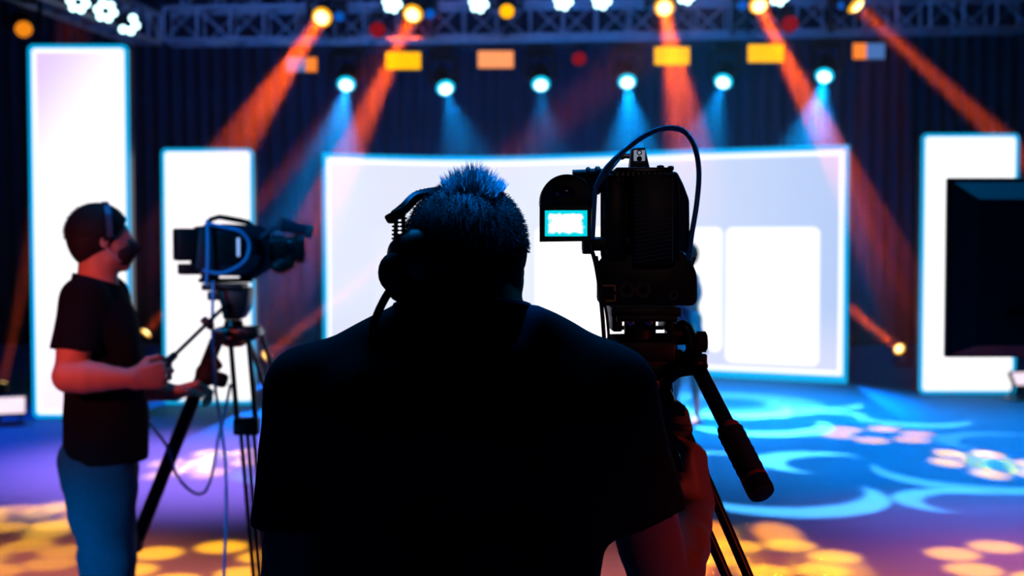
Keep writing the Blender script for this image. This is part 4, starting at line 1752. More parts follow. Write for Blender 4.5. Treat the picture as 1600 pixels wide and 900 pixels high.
# its picture: white stage with a cyan border
sm = bpy.data.materials.new('viewfinder_picture')
sm.use_nodes = True
sm.node_tree.nodes.clear()
t = NT(sm.node_tree)
out = t.n('ShaderNodeOutputMaterial')
e = t.n('ShaderNodeEmission')
t.link(e.outputs[0], out.inputs[0])
tc = t.n('ShaderNodeTexCoord')
nz = t.n('ShaderNodeTexNoise')
nz.inputs['Scale'].default_value = 120
t.link(tc.outputs['Object'], nz.inputs['Vector'])
sp = t.n('ShaderNodeSeparateXYZ')
t.link(tc.outputs['Object'], sp.inputs[0])
qx = t.m('DIVIDE', t.m('ABSOLUTE', sp.outputs[0]), 0.031)
qz = t.m('DIVIDE', t.m('ABSOLUTE', sp.outputs[2]), 0.0175)
q = t.m('ADD', t.m('MAXIMUM', qx, qz), t.m('MULTIPLY', t.m('SUBTRACT', nz.outputs['Fac'], 0.5), 0.5))
mx = t.n('ShaderNodeMix', data_type='RGBA')
mx.inputs['A'].default_value = (1, 1, 1, 1)
mx.inputs['B'].default_value = (0.0, 0.55, 0.65, 1)
t.link(t.smooth(q, 0.72, 0.95), mx.inputs['Factor'])
t.link(mx.outputs['Result'], e.inputs[0])
e.inputs[1].default_value = 1.3
mb = MB()
mb.box((0, 0, 0), (0.067, 0.003, 0.041))
o = mb.build('viewfinder_screen', sm, vfm, local=True, smooth=0)
o.location = wm(vfm).inverted() @ C(884.5, 349, 0.014)
# bracket that carries the viewfinder
mb = MB()
mb.box(C(948, 381, 0.0), (0.078, 0.03, 0.022), bevel=0.002)
mb.box(C(917, 384, -0.004), (0.014, 0.034, 0.026), bevel=0.002)
mb.box(C(925, 325, 0.02), (0.008, 0.02, 0.10), bevel=0.002)
mb.build('viewfinder_bracket', BLACK, fc)
mb = MB()
mb.tube([C(912, 374, -0.018), C(983, 372.5, -0.018)], 0.0012, 8)
mb.tube([C(944, 312, -0.006), C(944, 372, -0.006)], 0.0011, 8)
mb.build('bright_line', CHROME, fc)  # thin chrome lines along bracket and body
# connector box below
mb = MB()
out_ = [(932, 412), (945, 396), (1066, 392), (1078, 402), (1089, 428), (1090, 470), (1084, 478), (942, 478), (932, 470)]
mb.prism([C(x, y, -0.02) for x, y in out_], (0.024, 0.20, 0), bevel=0.005)
lower = mb.build('connector_box', BLACK, fc)
for px, r in ((980, 0.0110), (1005, 0.0110), (1053, 0.0060)):
    py = 453 if r > 0.01 else 461
    mb = MB()
    for rr in ((r, r * 0.76) if r > 0.01 else (r,)):
        pts = [C(px, py, -0.0215) + Vector((rr * math.cos(a), 0, rr * math.sin(a))) for a in [2 * PI * k / 28 for k in range(29)]]
        mb.tube(pts, 0.0006, 6, cap=False)
    mb.build('audio_socket', mat('worn_brass', (0.42, 0.25, 0.18), 0.4, metal=0.6, noise=0.2), lower)
mb = MB()
mb.box(C(951, 446, -0.022), (0.020, 0.004, 0.0025))
mb.box(C(953, 470, -0.022), (0.018, 0.004, 0.0025))
mb.box(C(961, 450, -0.022), (0.0025, 0.004, 0.010))
mb.box(C(961, 465, -0.022), (0.0025, 0.004, 0.010))
mb.build('copper_slot', COPPER, lower)
mb = MB()
mb.box(C(1081, 411, 0.01), (0.006, 0.02, 0.022), Euler((0, 0.35, 0)), bevel=0.002)
mb.build('lever', DMETAL, lower)
mb = MB()
mb.box(C(1071, 406, 0.01), (0.006, 0.02, 0.026), Euler((0, 0.1, 0)), bevel=0.002)
mb.build('lever', DMETAL, lower)
# cables down the left side
mb = MB()
mb.tube(catmull([C(921, 378, -0.03), C(930, 410, -0.035), C(936, 445, -0.035), C(941, 490, -0.03), C(944, 530, -0.03), C(948, 575, -0.02), C(962, 640, -0.01)], 8), 0.0034, 10)
mb.build('cable', BCABLE, fc)
mb = MB()
mb.tube(catmull([C(932, 400, -0.03), C(940, 450, -0.028), C(949, 500, -0.028), C(953, 560, -0.02)], 8), 0.0024, 10)
mb.build('cable', BCABLE, fc)

# ================================================================ the front tripod
tcx = P(1005, 560, CD + 0.06)
TC = Vector((tcx.x, CD + 0.06, 0))
fp = thing('camera_tripod', 'black heavy camera tripod gripped by the front operator', 'tripod', TC)


def T(px, py, d=0.0):
    return P(px, py, CD + 0.06 + d)


mb = MB()
mb.box(T(1003, 484, 0), (0.11, 0.14, 0.014), bevel=0.002)
mb.box(T(1003, 493, 0), (0.095, 0.16, 0.010), bevel=0.002)
mb.box(T(960, 500, 0.0), (0.016, 0.12, 0.030), bevel=0.003)
mb.box(T(1040, 500, 0.0), (0.012, 0.12, 0.030), bevel=0.003)
mb.build('quick_release_plate', BLACK, fp)
mb = MB()
mb.box(T(1052, 493, -0.03), (0.010, 0.02, 0.022), Euler((0, -0.1, 0)), bevel=0.003)
mb.build('release_lever', BLACK, fp)
mb = MB()
mb.tube([T(1000, 498, 0), T(1000, 535, 0)], 0.026, 20)
mb.box(T(1003, 512, 0.03), (0.07, 0.02, 0.006))
mb.box(T(1003, 545, 0), (0.098, 0.11, 0.034), bevel=0.006)
mb.lathe(T(946, 560, 0), (1, 0, 0), [(0, 0.030), (0.006, 0.040), (0.10, 0.042), (0.108, 0.036), (0.114, 0.030)], 32)
mb.build('fluid_head', BLACK, fp)
mb = MB()
for px in (985, 1014):
    mb.lathe(T(px, 503, -0.055), (0, -1, 0), [(0, 0.006), (0.005, 0.006), (0.006, 0.003)], 14)
mb.build('head_screws', mat('blue_steel', (0.25, 0.4, 0.75), 0.3, metal=0.8, noise=0.1), fp)
mb = MB()
zc = T(1005, 600, 0).z
mb.lathe((TC.x, TC.y, zc + 0.01), (0, 0, -1), [(0, 0.048), (0.02, 0.050), (0.035, 0.044), (0.05, 0.036), (0.07, 0.036), (0.075, 0.040), (0.10, 0.040)], 32)
mb.build('bowl', DMETAL, fp)
mb = MB()
mb.lathe(T(1031, 590, -0.03), (0, 0, -1), [(0, 0.010), (0.014, 0.010), (0.016, 0.013), (0.03, 0.013), (0.034, 0.006)], 16)
mb.lathe(T(1037, 612, -0.03), (0.3, 0, -1), [(0, 0.012), (0.012, 0.014), (0.024, 0.010)], 16)
mb.build('brake_knob', DMETAL, fp)
# rosette joint and knob of the pan handle
mb = MB()
mb.lathe(T(1040, 521, -0.02), (1, 0, 0), [(0, 0.017), (0.030, 0.017), (0.034, 0.014)], 20)
mb.box(T(1062, 522, -0.02), (0.020, 0.026, 0.034), bevel=0.004)
mb.build('handle_joint', BLACK, fp)
mb = MB()
kn = [(0, 0.0125), (0.002, 0.0155), (0.016, 0.0155), (0.018, 0.013)]
mb.lathe(T(1087, 534, -0.03), (1, 0, 0.03), kn, 18)
for k in range(14):
    a = 2 * PI * k / 14
    mb.box(T(1087, 534, -0.03) + Vector((0.009, 0.0155 * math.cos(a), 0.0155 * math.sin(a))), (0.014, 0.003, 0.003))
mb.build('clamp_knob', RUBBER, fp)
# pan handle: bent arm, tube, grip
HA, HB, HC, HD = T(1069, 508, -0.03), T(1083, 560, -0.05), T(1140, 672, -0.16), T(1196, 782, -0.24)
mb = MB()
mb.tube(catmull([T(1058, 522, -0.02), T(1066, 508, -0.03), T(1076, 520, -0.035), T(1082, 552, -0.045), HB], 6), 0.0095, 14)
mb.build('handle_arm', DMETAL, fp)
mb = MB()
mb.tube([HB, HC], 0.0125, 18)
hb = mb.build('pan_handle', DMETAL, fp)
dv = (HC - HB).normalized()
mb = MB()
mb.lathe(HB - dv * 0.012, dv, [(0, 0.013), (0.002, 0.0165), (0.035, 0.0165), (0.038, 0.013)], 20)
mb.box(HB + dv * 0.012 + Vector((0.010, -0.008, 0.004)), (0.012, 0.014, 0.024), bevel=0.002)
mb.build('handle_clamp', BLACK, hb)
mb = MB()
L = (HD - HC).length
prof = [(0, 0.0165), (0.004, 0.0205)]
for k in range(11):
    prof.append((0.008 + k * (L - 0.05) / 11, 0.0205 if k % 2 else 0.0195))
prof += [(L - 0.036, 0.0200)]
mb.lathe(HC, (HD - HC), prof, 28)
mb.build('foam_grip', RUBBER, hb)
for f0 in (-0.006, L - 0.036):
    mb = MB()
    mb.lathe(HC + dv * f0, dv, [(0, 0.0172), (0.0025, 0.0178 if f0 < 0 else 0.0202), (0.007, 0.0178 if f0 < 0 else 0.0202), (0.008, 0.017)], 28)
    mb.build('red_ring', REDM, hb)
mb = MB()
mb.lathe(HC + dv * (L - 0.028), dv, [(0, 0.0200), (0.016, 0.0204), (0.024, 0.019), (0.028, 0.013)], 28)
mb.build('end_cap', BLACK, hb)
mb = MB()
mb.tube([HB + dv * 0.03 + Vector((0.003, -0.0118, 0.001)), HC + Vector((0.003, -0.0118, 0.001))], 0.0014, 8)
mb.build('bright_line', CHROME, hb)  # chrome rod standing in for the highlight along the tube
mb = MB()
mb.tube(catmull([T(1046, 588, -0.03), T(1060, 578, -0.05), T(1088, 573, -0.06)], 6), [0.012, 0.013], 14)
mb.box(T(1058, 560, -0.02), (0.018, 0.02, 0.03), bevel=0.004)
mb.build('handle_bracket', BLACK, fp)
# spreader block and leg clamp seen beside the hand
mb = MB()
mb.box(T(1012, 660, 0.0), (0.062, 0.08, 0.13), bevel=0.008)
mb.build('leg_hub', BLACK, fp)
mb = MB()
mb.prism([T(x, y, -0.06) for x, y in [(1030, 632), (1062, 628), (1076, 640), (1084, 676), (1064, 688), (1040, 690)]], (0, 0.05, 0), bevel=0.004)
mb.box(T(1060, 641, -0.066), (0.020, 0.014, 0.018), bevel=0.002)
mb.box(T(1064, 668, -0.066), (0.030, 0.010, 0.010), Euler((0, 0.15, 0)), bevel=0.002)
mb.build('leg_clamp', mat('matte_grey_plastic', (0.05, 0.05, 0.06), 0.5, noise=0.2), fp)


def leg(top, foot, label=None, twin=0.022, r=0.0085, side=None):
    top, foot = Vector(top), Vector(foot)
    d_ = (foot - top).normalized()
    sd = side or d_.cross(Vector((0, -1, 0))).normalized()
    mb = MB()
    for q in (-1, 1):
        mb.tube([top + sd * q * twin, top.lerp(foot, 0.97) + sd * q * twin * 0.8], r, 14)
    mb.tube([top.lerp(foot, 0.42), foot], r * 0.9, 12)
    L_ = mb.build('leg', DMETAL, fp)
    mb = MB()
    for f_ in (0.44,):
        c_ = top.lerp(foot, f_)
        rot = d_.to_track_quat('Z', 'Y').to_matrix()
        mb.box(c_, (twin * 2.6, 0.035, 0.06), rot, bevel=0.004)
    mb.build('leg_lock', BLACK, L_)
    mb = MB()
    mb.sphere(foot - d_ * 0.01, 0.022, (1, 1, 0.8))
    mb.build('rubber_foot', RUBBER, L_)


hub = T(1010, 640, 0)
lt = T(1048, 660, -0.02)
a_ = T(1140, 872, -0.06)
d_ = (a_ - lt)
leg(lt, lt + d_ * ((lt.z - 0.012) / -d_.z), twin=0.0165, r=0.0085, side=Vector((1, 0, 0.3)).normalized())
a_ = T(918, 860, 0.10)
lt = T(985, 660, 0.03)
d_ = a_ - lt
leg(T(960, 650, 0.05), Vector((T(912, 900, 0.12).x - 0.12, CD + 0.42, 0.012)), twin=0.012, r=0.006)
leg(T(1012, 690, 0.05), Vector((TC.x + 0.06, CD + 0.62, 0.012)), twin=0.02, r=0.009)
mb = MB()
mb.tube([T(1042, 700, -0.03), T(1046, 786, -0.03)], 0.009, 12)
mb.box(T(1044, 765, -0.03), (0.022, 0.022, 0.042), bevel=0.003)
mb.build('lock_rod', DMETAL, fp)


# ================================================================ the left operator
LD = 4.10
lp = thing('person', 'person in a black t-shirt and black face mask beside the left camera', 'person', (P(160, 700, LD).x, LD, 0))
fw = Vector((0.95, 0.31, 0)).normalized()
B2 = Frame((lp.location.x, LD, 0), fw)
HC2 = P(160, 372, LD)
H2 = Frame(HC2, (0.90, 0.42, 0.02))
shr, shl = P(130, 467, LD - 0.13), P(166, 462, LD + 0.20)
elr, wrr = P(108, 588, LD - 0.27), P(206, 592, LD - 0.24)
ell_, wrl = P(196, 600, LD + 0.20), P(272, 614, LD + 0.16)
lx = lp.location.x
F = Field((lx - 0.34, LD - 0.40, -0.01), (lx + 0.46, LD + 0.46, 1.80), 0.006)
F.ell(B2(0, 0.0, 1.32), (0.17, 0.11, 0.18), B2.R(), 0.05)
F.ell(B2(0, 0.0, 1.10), (0.135, 0.095, 0.16), B2.R(), 0.05)
F.ell(B2(0, 0.0, 0.92), (0.14, 0.09, 0.12), B2.R(), 0.05)
F.cap(shr, shl, 0.055, 0.055, 0.04)
F.cap(B2(0, -0.01, 1.46), HC2 + Vector((0.0, 0.0, -0.05)) - H2.y * 0.015, 0.066, 0.058, 0.04)
add_head(F, H2, 0.90)
for sh, e_, w in ((shr, elr, wrr), (shl, ell_, wrl)):
    add_limb(F, sh, e_, [0.054, 0.054, 0.050, 0.046], 0.03)
    add_limb(F, e_, w, [0.050, 0.050, 0.042, 0.033, 0.029], 0.02)
hd2 = P(258, 574, LD - 0.02)
add_hand(F, wrr, (1.0, 0.25, 0.12), (0.15, 0.98, -0.1), True, curls=((55, 70, 45), (60, 75, 45), (62, 75, 45), (65, 75, 45)), thumb=(0.5, 0.45), s=1.05)
add_hand(F, wrl, (0.9, 0.15, 0.22), (0.1, -0.5, -0.9), False, curls=(45, 60, 40), thumb=(0.5, 0.5), s=1.0)
for sx in (-1, 1):
    hip, kn_, an = B2(sx * 0.09, 0, 0.92), B2(sx * 0.10, 0.02, 0.50), B2(sx * 0.11, -0.02, 0.09)
    add_limb(F, hip, kn_, [0.085, 0.078, 0.066, 0.056], 0.03)
    add_limb(F, kn_, an, [0.056, 0.056, 0.044, 0.036], 0.03)
F.mesh('body', SKIN, lp)
F = Field((lx - 0.36, LD - 0.36, 0.88), (lx + 0.42, LD + 0.42, 1.62), 0.006)
F.ell(B2(0, -0.005, 1.34), (0.195, 0.122, 0.17), B2.R(), 0.05)
add_torso(F, B2, [(1.32, 0.185, 0.115, 0.0), (1.20, 0.175, 0.122, 0.01), (1.08, 0.175, 0.128, 0.015), (0.88, 0.180, 0.124, 0.005)], 0.012)
F.cap(shr, B2(0.03, -0.02, 1.52), 0.064, 0.046, 0.05)
F.cap(shl, B2(-0.03, -0.02, 1.52), 0.064, 0.046, 0.05)
F.cap(B2(0, -0.015, 1.47), B2(0.0, -0.012, 1.55), 0.088, 0.074, 0.03)
hr2 = shr.lerp(elr, 0.66)
G = F.twin()
G.cap(shr, shr.lerp(elr, 0.95), 0.068, 0.070, 0.03)
G.plane(hr2, (-0.05, -0.1, -1.0))
F.merge(G, 0.03)
G = F.twin()
G.cap(shl, shl.lerp(ell_, 0.9), 0.066, 0.066, 0.03)
G.plane(shl.lerp(ell_, 0.65), (0.1, 0.1, -1))
F.merge(G, 0.03)
F.wrinkle(0.003, 20, 9, (1, 1, 0.7))
F.plane(B2(0, -0.012, 1.52), H2.y * 0.3 + Vector((0, 0, 1)), blo=(lx - 0.2, LD - 0.2, 1.48), bhi=(lx + 0.2, LD + 0.2, 1.65))
F.plane(B2(0, 0, 0.945), (0, 0, -1))
F.mesh('t_shirt', SHIRTB, lp)
F = Field((lx - 0.30, LD - 0.32, 0.02), (lx + 0.32, LD + 0.32, 1.10), 0.007)
F.cap(B2(-0.06, -0.005, 0.93), B2(0.06, -0.005, 0.93), 0.110, 0.110, 0.04)
F.ell(B2(0, -0.02, 0.93), (0.165, 0.125, 0.12), B2.R(), 0.04)
for sx in (-1, 1):
    add_limb(F, B2(sx * 0.085, -0.005, 0.90), B2(sx * 0.10, 0.02, 0.50), [0.106, 0.098, 0.088, 0.080], 0.03)
    add_limb(F, B2(sx * 0.10, 0.02, 0.50), B2(sx * 0.11, -0.02, 0.07), [0.080, 0.078, 0.072, 0.068], 0.03)
F.wrinkle(0.006, 17, 11, (1.0, 1.0, 1.3))
F.plane((0, 0, 0.05), (0, 0, -1))
F.plane(B2(0, 0, 1.0), (0, 0, 1))
F.mesh('jeans', JEANS, lp)
shoes(lp, B2, [(-0.11, 0.0), (0.11, 0.02)])
hair2 = hair_cap(H2, 0.90, HAIR, lp, h=0.005, grow=0.013, nape=-0.105, fringe=0.050)


def tuft2(k):
    z = random.uniform(-0.2, 0.98)
    an = random.uniform(0, 2 * PI)
    r = math.sqrt(1 - z * z)
    l = Vector((r * math.cos(an), r * math.sin(an), z))
    if l.y > 0.6 - 0.0 and z < 0.5:
        return None
    n = (H2.x * l.x + H2.y * l.y + H2.z * l.z).normalized()
    p = H2(l.x * 0.079, -0.015 + l.y * 0.095, 0.021 + l.z * 0.089)
    d = (n * 0.45 - H2.y * 0.35 + Vector((0, 0, -0.35)) + Vector((random.gauss(0, .2), random.gauss(0, .2), random.gauss(0, .2)))).normalized()
    return p, d, random.uniform(0.008, 0.016), 0.0010


strands(H2, HAIR, hair2, 3500, 1, tuft2, 'hair_strands')
def H9(x, y, z):
    return H2(x * 0.9, y * 0.9, z * 0.9)


# mask: shell over mouth and nose
F = Field(np.array(H9(0, 0.06, -0.05)) - 0.12, np.array(H9(0, 0.06, -0.05)) + 0.12, 0.004)
F.ell(H9(0, 0.052, -0.052), (0.056, 0.054, 0.052), H2.R(), 0.02)
F.cap(H9(0, 0.090, -0.010), H9(0, 0.118, -0.040), 0.012, 0.016, 0.02)
F.plane(H9(0, 0.040, -0.05), -H2.y)
F.plane(H9(0, 0.08, -0.008), H2.z + H2.y * 0.35)
mk = F.mesh('face_mask', MASKM, lp)
mb = MB()
mb.tube(catmull([H9(0.050, 0.062, -0.020), H9(0.072, 0.040, -0.002), H9(0.086, 0.012, 0.018)], 6), 0.0024, 8)
mb.tube(catmull([H9(0.052, 0.056, -0.085), H9(0.070, 0.034, -0.070), H9(0.084, 0.002, -0.034)], 6), 0.0020, 8)
mb.build('ear_loop', STRAP, mk)
for sx in (-1, 1):
    mb = MB()
    mb.sphere(H9(sx * 0.032, 0.082, 0.003), 0.0125, seg=16)
    mb.build('eye', mat('eye_white', (0.5, 0.5, 0.5), 0.3, noise=0.05), lp)

# necklace-thin lanyard is not built; the intercom band over his hair is
hb2 = thing('headset', 'thin dark headset band over the hair of the masked operator', 'headset', H9(0, 0, 0.13))
mb = MB()
arc = []
for k in range(19):
    a = math.radians(-8 + 196 * k / 18)
    arc.append(H9(0.101 * math.cos(a), 0.012, 0.020 + 0.108 * math.sin(a)))
for i in range(len(arc) - 1):
    a1, b1 = arc[i], arc[i + 1]
    xax = (b1 - a1).normalized()
    yax = H2.y
    zax = xax.cross(yax).normalized()
    mb.box((a1 + b1) / 2, ((b1 - a1).length * 1.15, 0.018, 0.004), Matrix((xax, yax, zax)).transposed())
mb.build('headband', mat('headband_steel', (0.08, 0.12, 0.18), 0.35, metal=0.4, noise=0.1), hb2, smooth=50)
mb = MB()
mb.lathe(H9(-0.086, 0.0, -0.005), -H2.x, [(0, 0.034), (0.01, 0.036), (0.024, 0.030), (0.028, 0.012)], 24)
mb.build('ear_cup', BLACK, hb2)

# ================================================================ the left camera
KD = 4.32
CYAW = math.radians(24)
kc = P(352, 392, KD)
lc = thing('broadcast_camera', 'black shoulder camera pointing right on the left tripod, blurred', 'camera', kc, (0, 0, CYAW))
K = KD / FPX
sc_ = 1.0 / math.cos(CYAW)


def Q(px, py, y=0.0):
    """local point of the left camera: along its body, across, up"""
    return Vector(((px - 352) * K * sc_, y, (392 - py) * K))


def lb(mb, name, m, parent=None):
    return mb.build(name, m, parent or lc, local=True)


mb = MB()
mb.prism([Q(x, y, -0.06) for x, y in [(312, 354), (345, 350), (398, 352), (410, 362), (412, 420), (396, 432), (318, 430), (306, 418)]], (0, 0.12, 0), bevel=0.005)
body2 = lb(mb, 'body', mat('camera_blue_black', (0.015, 0.025, 0.04), 0.4, noise=0.3))
mb = MB()
mb.box(Q(296, 382), (0.068, 0.10, 0.108), bevel=0.006)
lb(mb, 'battery', BLACK)
mb = MB()
mb.box(Q(300, 420), (0.06, 0.08, 0.036), bevel=0.004)
lb(mb, 'rear_adapter', BLACK)
mb = MB()
mb.box(Q(352, 388, -0.066), (0.075, 0.012, 0.10), bevel=0.004)
mb.box(Q(386, 384, -0.066), (0.03, 0.010, 0.05), bevel=0.003)
lb(mb, 'side_panel', BLACK, body2)
mb = MB()
mb.box(Q(364, 386, -0.075), (0.010, 0.006, 0.062), bevel=0.002)
lb(mb, 'display_strip', mat('pale_lit_strip', (0.5, 0.6, 0.8), 0.4, emit=(0.35, 0.5, 0.85), es=0.8), body2)
mb = MB()
mb.tube([Q(324, 356), Q(332, 343), Q(344, 339), Q(384, 347), Q(398, 360)], 0.009, 12)
mb.box(Q(364, 342), (0.07, 0.028, 0.014), Euler((0, 0.18, 0)), bevel=0.004)
lb(mb, 'top_handle', BLACK)
mb = MB()
mb.lathe(Q(408, 392), (1, 0, 0.05), [(0, 0.045), (0.02, 0.050), (0.07, 0.050), (0.075, 0.044), (0.10, 0.044), (0.105, 0.052), (0.13, 0.054)], 28)
lens2 = lb(mb, 'lens', BLACK)
mb = MB()
for k in range(18):
    a = 2 * PI * k / 18
    mb.box(Q(408, 392) + Vector((0.045, 0.051 * math.cos(a), 0.051 * math.sin(a))), (0.03, 0.004, 0.004))
lb(mb, 'focus_ring', RUBBER, lens2)
mb = MB()
mb.lathe(Q(441, 392), (1, 0, 0.05), [(0, 0.048), (0.004, 0.048), (0.008, 0.02), (0.009, 0.001)], 28)
lb(mb, 'front_glass', mat('lens_glass', (0.01, 0.02, 0.05), 0.08, coat=1.0), lens2)
mb = MB()
mb.tube([Q(398, 372, -0.05), Q(412, 356, -0.10), Q(424, 352, -0.13)], 0.009, 12)
mb.tube([Q(418, 350, -0.13), Q(460, 362, -0.13)], [0.024, 0.017], 16)
mb.lathe(Q(455, 360.5, -0.13), (1, 0, -0.28), [(0, 0.018), (0.006, 0.023), (0.02, 0.024), (0.022, 0.012)], 18)
lb(mb, 'viewfinder', mat('viewfinder_blue_black', (0.03, 0.06, 0.10), 0.35, noise=0.2))
mb = MB()
mb.sphere(Q(428, 416, -0.05), 0.030, (1.3, 0.9, 0.9))
mb.box(Q(440, 410, -0.06), (0.03, 0.03, 0.05), bevel=0.008)
lb(mb, 'zoom_grip', BLACK, lens2)
mb = MB()
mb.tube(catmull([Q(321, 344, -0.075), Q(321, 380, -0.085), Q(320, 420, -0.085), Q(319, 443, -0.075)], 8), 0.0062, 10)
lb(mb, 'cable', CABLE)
mb = MB()
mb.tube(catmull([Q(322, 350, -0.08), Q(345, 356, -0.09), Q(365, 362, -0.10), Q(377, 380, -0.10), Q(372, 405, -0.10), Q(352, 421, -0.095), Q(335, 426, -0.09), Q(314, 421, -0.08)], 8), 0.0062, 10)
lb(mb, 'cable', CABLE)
mb = MB()
mb.box(Q(352, 438), (0.17, 0.08, 0.014), bevel=0.003)
mb.box(Q(330, 433), (0.05, 0.07, 0.014), bevel=0.003)
mb.box(Q(385, 433), (0.05, 0.07, 0.014), bevel=0.003)
lb(mb, 'mounting_plate', DMETAL)

# ================================================================ the left tripod
tx_ = P(365, 500, KD)
lt2 = thing('camera_tripod', 'blurred black twin tube tripod under the left camera', 'tripod', (tx_.x, KD, 0))


def U(px, py, d=0.0):
    return P(px, py, KD + d)


mb = MB()
mb.box(U(352, 448), (0.135, 0.12, 0.022), bevel=0.004)
mb.box(U(338, 462, -0.02), (0.05, 0.06, 0.03), bevel=0.005)
mb.prism([U(x, y, -0.05) for x, y in [(334, 452), (388, 450), (386, 480), (376, 500), (348, 500), (344, 476)]], (0, 0.10, 0), bevel=0.008)
lb_ = mb.build('fluid_head', BLACK, lt2)
mb = MB()
zt_ = U(365, 500).z
mb.lathe((tx_.x, KD, zt_), (0, 0, -1), [(0, 0.030), (0.02, 0.034), (0.03, 0.060), (0.06, 0.064), (0.075, 0.05), (0.09, 0.03)], 28)
mb.build('bowl', DMETAL, lt2)
mb = MB()
mb.prism([U(x, y, -0.06) for x, y in [(335, 512), (398, 512), (404, 526), (392, 534), (340, 534), (328, 526)]], (0, 0.12, 0), bevel=0.006)
for px in (354, 376):
    mb.lathe(U(px, 521, -0.062), (0, -1, 0), [(0, 0.008), (0.006, 0.007)], 14)
mb.build('crown', DMETAL, lt2)
# pan handle to the operator's hand
mb = MB()
pa, pb = U(356, 474, -0.06), P(250, 577, LD - 0.215)
mb.tube([pa, pb], [0.007, 0.007], 12)
ph2 = mb.build('pan_handle', DMETAL, lt2)
mb = MB()
mb.tube([pa.lerp(pb, 0.80), pa.lerp(pb, 0.995)], [0.012, 0.013], 14)
mb.build('grip', RUBBER, ph2)
mb = MB()
mb.box(pa.lerp(pb, 0.32), (0.045, 0.03, 0.022), Euler((0, 0.78, 0)), bevel=0.004)
mb.build('handle_clamp', BLACK, ph2)


def leg2(top, foot, twin, r, name='leg', taper=1.0, low=0.5, side=None):
    top, foot = Vector(top), Vector(foot)
    d_ = (foot - top).normalized()
    sd = side or Vector((1, 0, 0))
    mb = MB()
    for q in (-1, 1):
        mb.tube([top + sd * q * twin, top.lerp(foot, low) + sd * q * twin * taper], r, 12)
    a1 = top.lerp(foot, low)
    for q in (-0.7, 0, 0.7):
        mb.tube([a1 + sd * q * twin, top.lerp(foot, 0.80) + sd * q * twin * 0.7], r * 0.8, 10)
    mb.tube([top.lerp(foot, 0.78), foot], r, 10)
    L_ = mb.build(name, DMETAL, lt2)
    rot = d_.to_track_quat('Z', 'X').to_matrix()
    mb = MB()
    mb.box(top.lerp(foot, low), (twin * 2.7, 0.05, 0.055), Euler((0, 0, 0)), bevel=0.006)
    mb.build('leg_lock', BLACK, L_)
    mb = MB()
    mb.box(top.lerp(foot, 0.80), (twin * 2.2, 0.04, 0.035), Euler((0, 0, 0)), bevel=0.005)
    mb.build('leg_lock', BLACK, L_)
    mb = MB()
    mb.sphere(foot, 0.028, (1, 1, 0.8))
    mb.build('rubber_foot', RUBBER, L_)
    return L_


# front leg comes towards the viewer
a1, a2 = U(374, 528, -0.05), U(402, 860, -0.42)
d_ = a2 - a1
f_ = a1 + d_ * ((a1.z - 0.02) / -d_.z)
leg2(a1, f_, 0.030, 0.009, low=((U(384, 665, -0.2).z - a1.z) / (f_.z - a1.z)))
# left leg, dark and thick, to the left
a1, a2 = U(340, 528, 0.02), P(212, 850, KD + 0.05)
d_ = a2 - a1
f_ = a1 + d_ * ((a1.z - 0.02) / -d_.z)
leg2(a1, f_, 0.016, 0.013, side=Vector((0.9, 0, 0.35)), low=0.55)
# right leg, away to the right
a1, a2 = U(398, 526, 0.03), P(436, 640, KD + 0.22)
d_ = a2 - a1
f_ = a1 + d_ * ((a1.z - 0.02) / -d_.z)
leg2(a1, f_, 0.024, 0.008, side=Vector((0.95, 0, 0.25)), low=0.3)
# the dark pouch hanging between the legs
mb = MB()
mb.sphere(U(322, 585, -0.02), 0.036, (1.05, 0.7, 1.15))
mb.box(U(340, 592, -0.02), (0.07, 0.04, 0.05), Euler((0, 0.3, 0)), bevel=0.014)
mb.box(U(334, 570, 0.0), (0.05, 0.03, 0.05), Euler((0, -0.6, 0)), bevel=0.01)
mb.build('leg_brake', RUBBER, lt2)
# hanging cables
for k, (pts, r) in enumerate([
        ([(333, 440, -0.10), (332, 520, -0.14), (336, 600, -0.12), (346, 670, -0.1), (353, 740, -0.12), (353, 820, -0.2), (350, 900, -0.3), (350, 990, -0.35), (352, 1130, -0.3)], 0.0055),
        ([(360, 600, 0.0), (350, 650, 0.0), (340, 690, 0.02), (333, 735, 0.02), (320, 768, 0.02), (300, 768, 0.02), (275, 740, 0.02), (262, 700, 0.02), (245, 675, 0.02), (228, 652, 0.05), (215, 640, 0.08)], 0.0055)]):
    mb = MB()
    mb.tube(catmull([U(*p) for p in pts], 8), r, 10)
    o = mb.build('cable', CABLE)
    tag(o, ('grey cable hanging straight down beside the left tripod', 'thin grey cable looping below the hands of the masked operator')[k], 'cable')

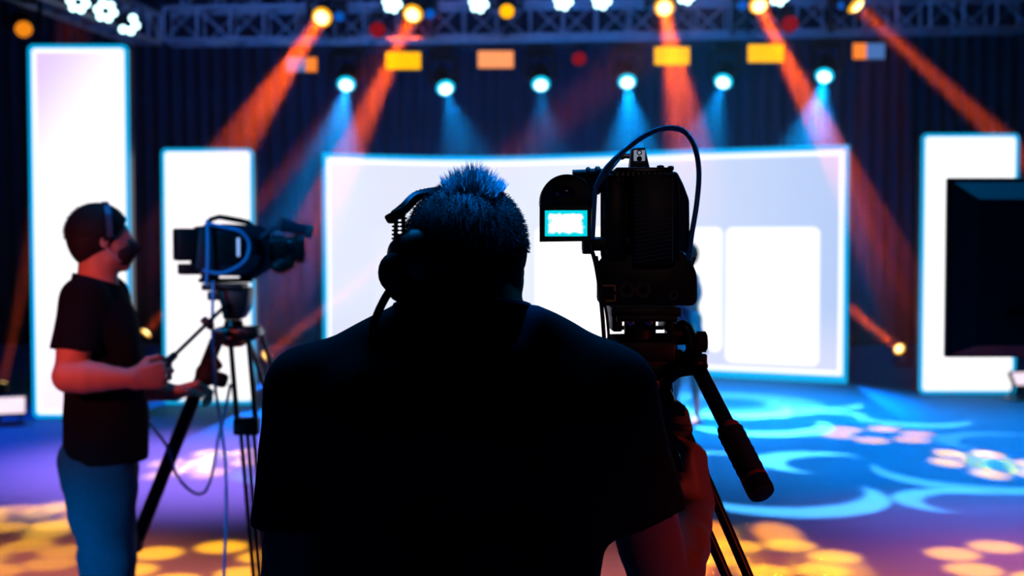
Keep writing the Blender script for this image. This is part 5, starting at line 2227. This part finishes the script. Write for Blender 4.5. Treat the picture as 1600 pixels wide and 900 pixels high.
# ================================================================ the presenter on stage
pf = PF(1071, 663)
pr = thing('person', 'distant presenter in a blue dress standing before the main screen', 'person', (pf.x, pf.y, 0))
BP_ = Frame((pf.x, pf.y, 0), (-0.9, -0.35, 0))
F = Field((pf.x - 0.34, pf.y - 0.3, -0.01), (pf.x + 0.34, pf.y + 0.3, 1.68), 0.010)
hp = Frame(BP_(0, 0, 1.50), (-0.9, -0.35, 0))
add_head(F, hp, 0.92)
F.cap(BP_(0, 0, 1.32), BP_(0, 0, 1.45), 0.05, 0.045, 0.03)
F.ell(BP_(0, 0, 1.18), (0.13, 0.085, 0.16), k=0.04)
F.ell(BP_(0, 0, 0.92), (0.15, 0.10, 0.14), k=0.05)
for sx in (-1, 1):
    F.cap(BP_(0, 0, 1.30), BP_(sx * 0.135, 0, 1.29), 0.04, 0.042, 0.03)
    e_ = BP_(sx * 0.17, 0.0, 1.05)
    w_ = BP_(sx * 0.10, 0.17, 1.12)
    add_limb(F, BP_(sx * 0.135, 0, 1.29), e_, [0.040, 0.036, 0.032], 0.02)
    add_limb(F, e_, w_, [0.032, 0.028, 0.022], 0.02)
    add_hand(F, w_, (-sx * 0.6, 0, 0.3), (0, 1, 0), sx > 0, s=0.9)
    add_limb(F, BP_(sx * 0.065, 0, 0.85), BP_(sx * 0.07, sx * 0.05, 0.46), [0.070, 0.060, 0.046], 0.02)
    add_limb(F, BP_(sx * 0.07, sx * 0.05, 0.46), BP_(sx * 0.07, sx * 0.08, 0.08), [0.044, 0.045, 0.032, 0.028], 0.02)
    F.cap(BP_(sx * 0.07, sx * 0.08 - 0.01, 0.045), BP_(sx * 0.075, sx * 0.08 + 0.13, 0.03), 0.034, 0.026, 0.02)
F.mesh('body', SKIN, pr)
F = Field((pf.x - 0.36, pf.y - 0.3, 0.5), (pf.x + 0.36, pf.y + 0.3, 1.42), 0.010)
F.ell(BP_(0, 0, 1.18), (0.145, 0.098, 0.17), k=0.04)
F.cap(BP_(-0.13, 0, 1.30), BP_(0.13, 0, 1.30), 0.052, 0.052, 0.03)
for k in range(7):
    z = 1.02 - k * 0.06
    w = 0.11 + 0.016 * k
    F.ell(BP_(0, 0, z), (w, w * 0.75, 0.08), k=0.04)
F.wrinkle(0.004, 22, 4, (1, 1, 0.2))
F.plane((0, 0, 0.64), (0, 0, -1))
F.plane(BP_(0, 0, 1.35), (0, 0, 1))
F.mesh('dress', DRESS, pr)
hair_cap(hp, 0.95, HAIR, pr, h=0.008, grow=0.014, nape=-0.11, fringe=0.06)
for sx in (-1, 1):
    F = Field(np.array(BP_(sx * 0.07, sx * 0.08 + 0.06, 0.05)) - 0.17, np.array(BP_(sx * 0.07, sx * 0.08 + 0.06, 0.05)) + 0.17, 0.008)
    F.cap(BP_(sx * 0.07, sx * 0.08 - 0.01, 0.045), BP_(sx * 0.075, sx * 0.08 + 0.13, 0.03), 0.042, 0.034, 0.02)
    F.plane((0, 0, 0.06), (0, 0, 1))
    F.plane((0, 0, 0.0), (0, 0, -1))
    F.mesh('shoe', mat('pink_shoe', (0.8, 0.4, 0.4), 0.4, noise=0.1), pr)
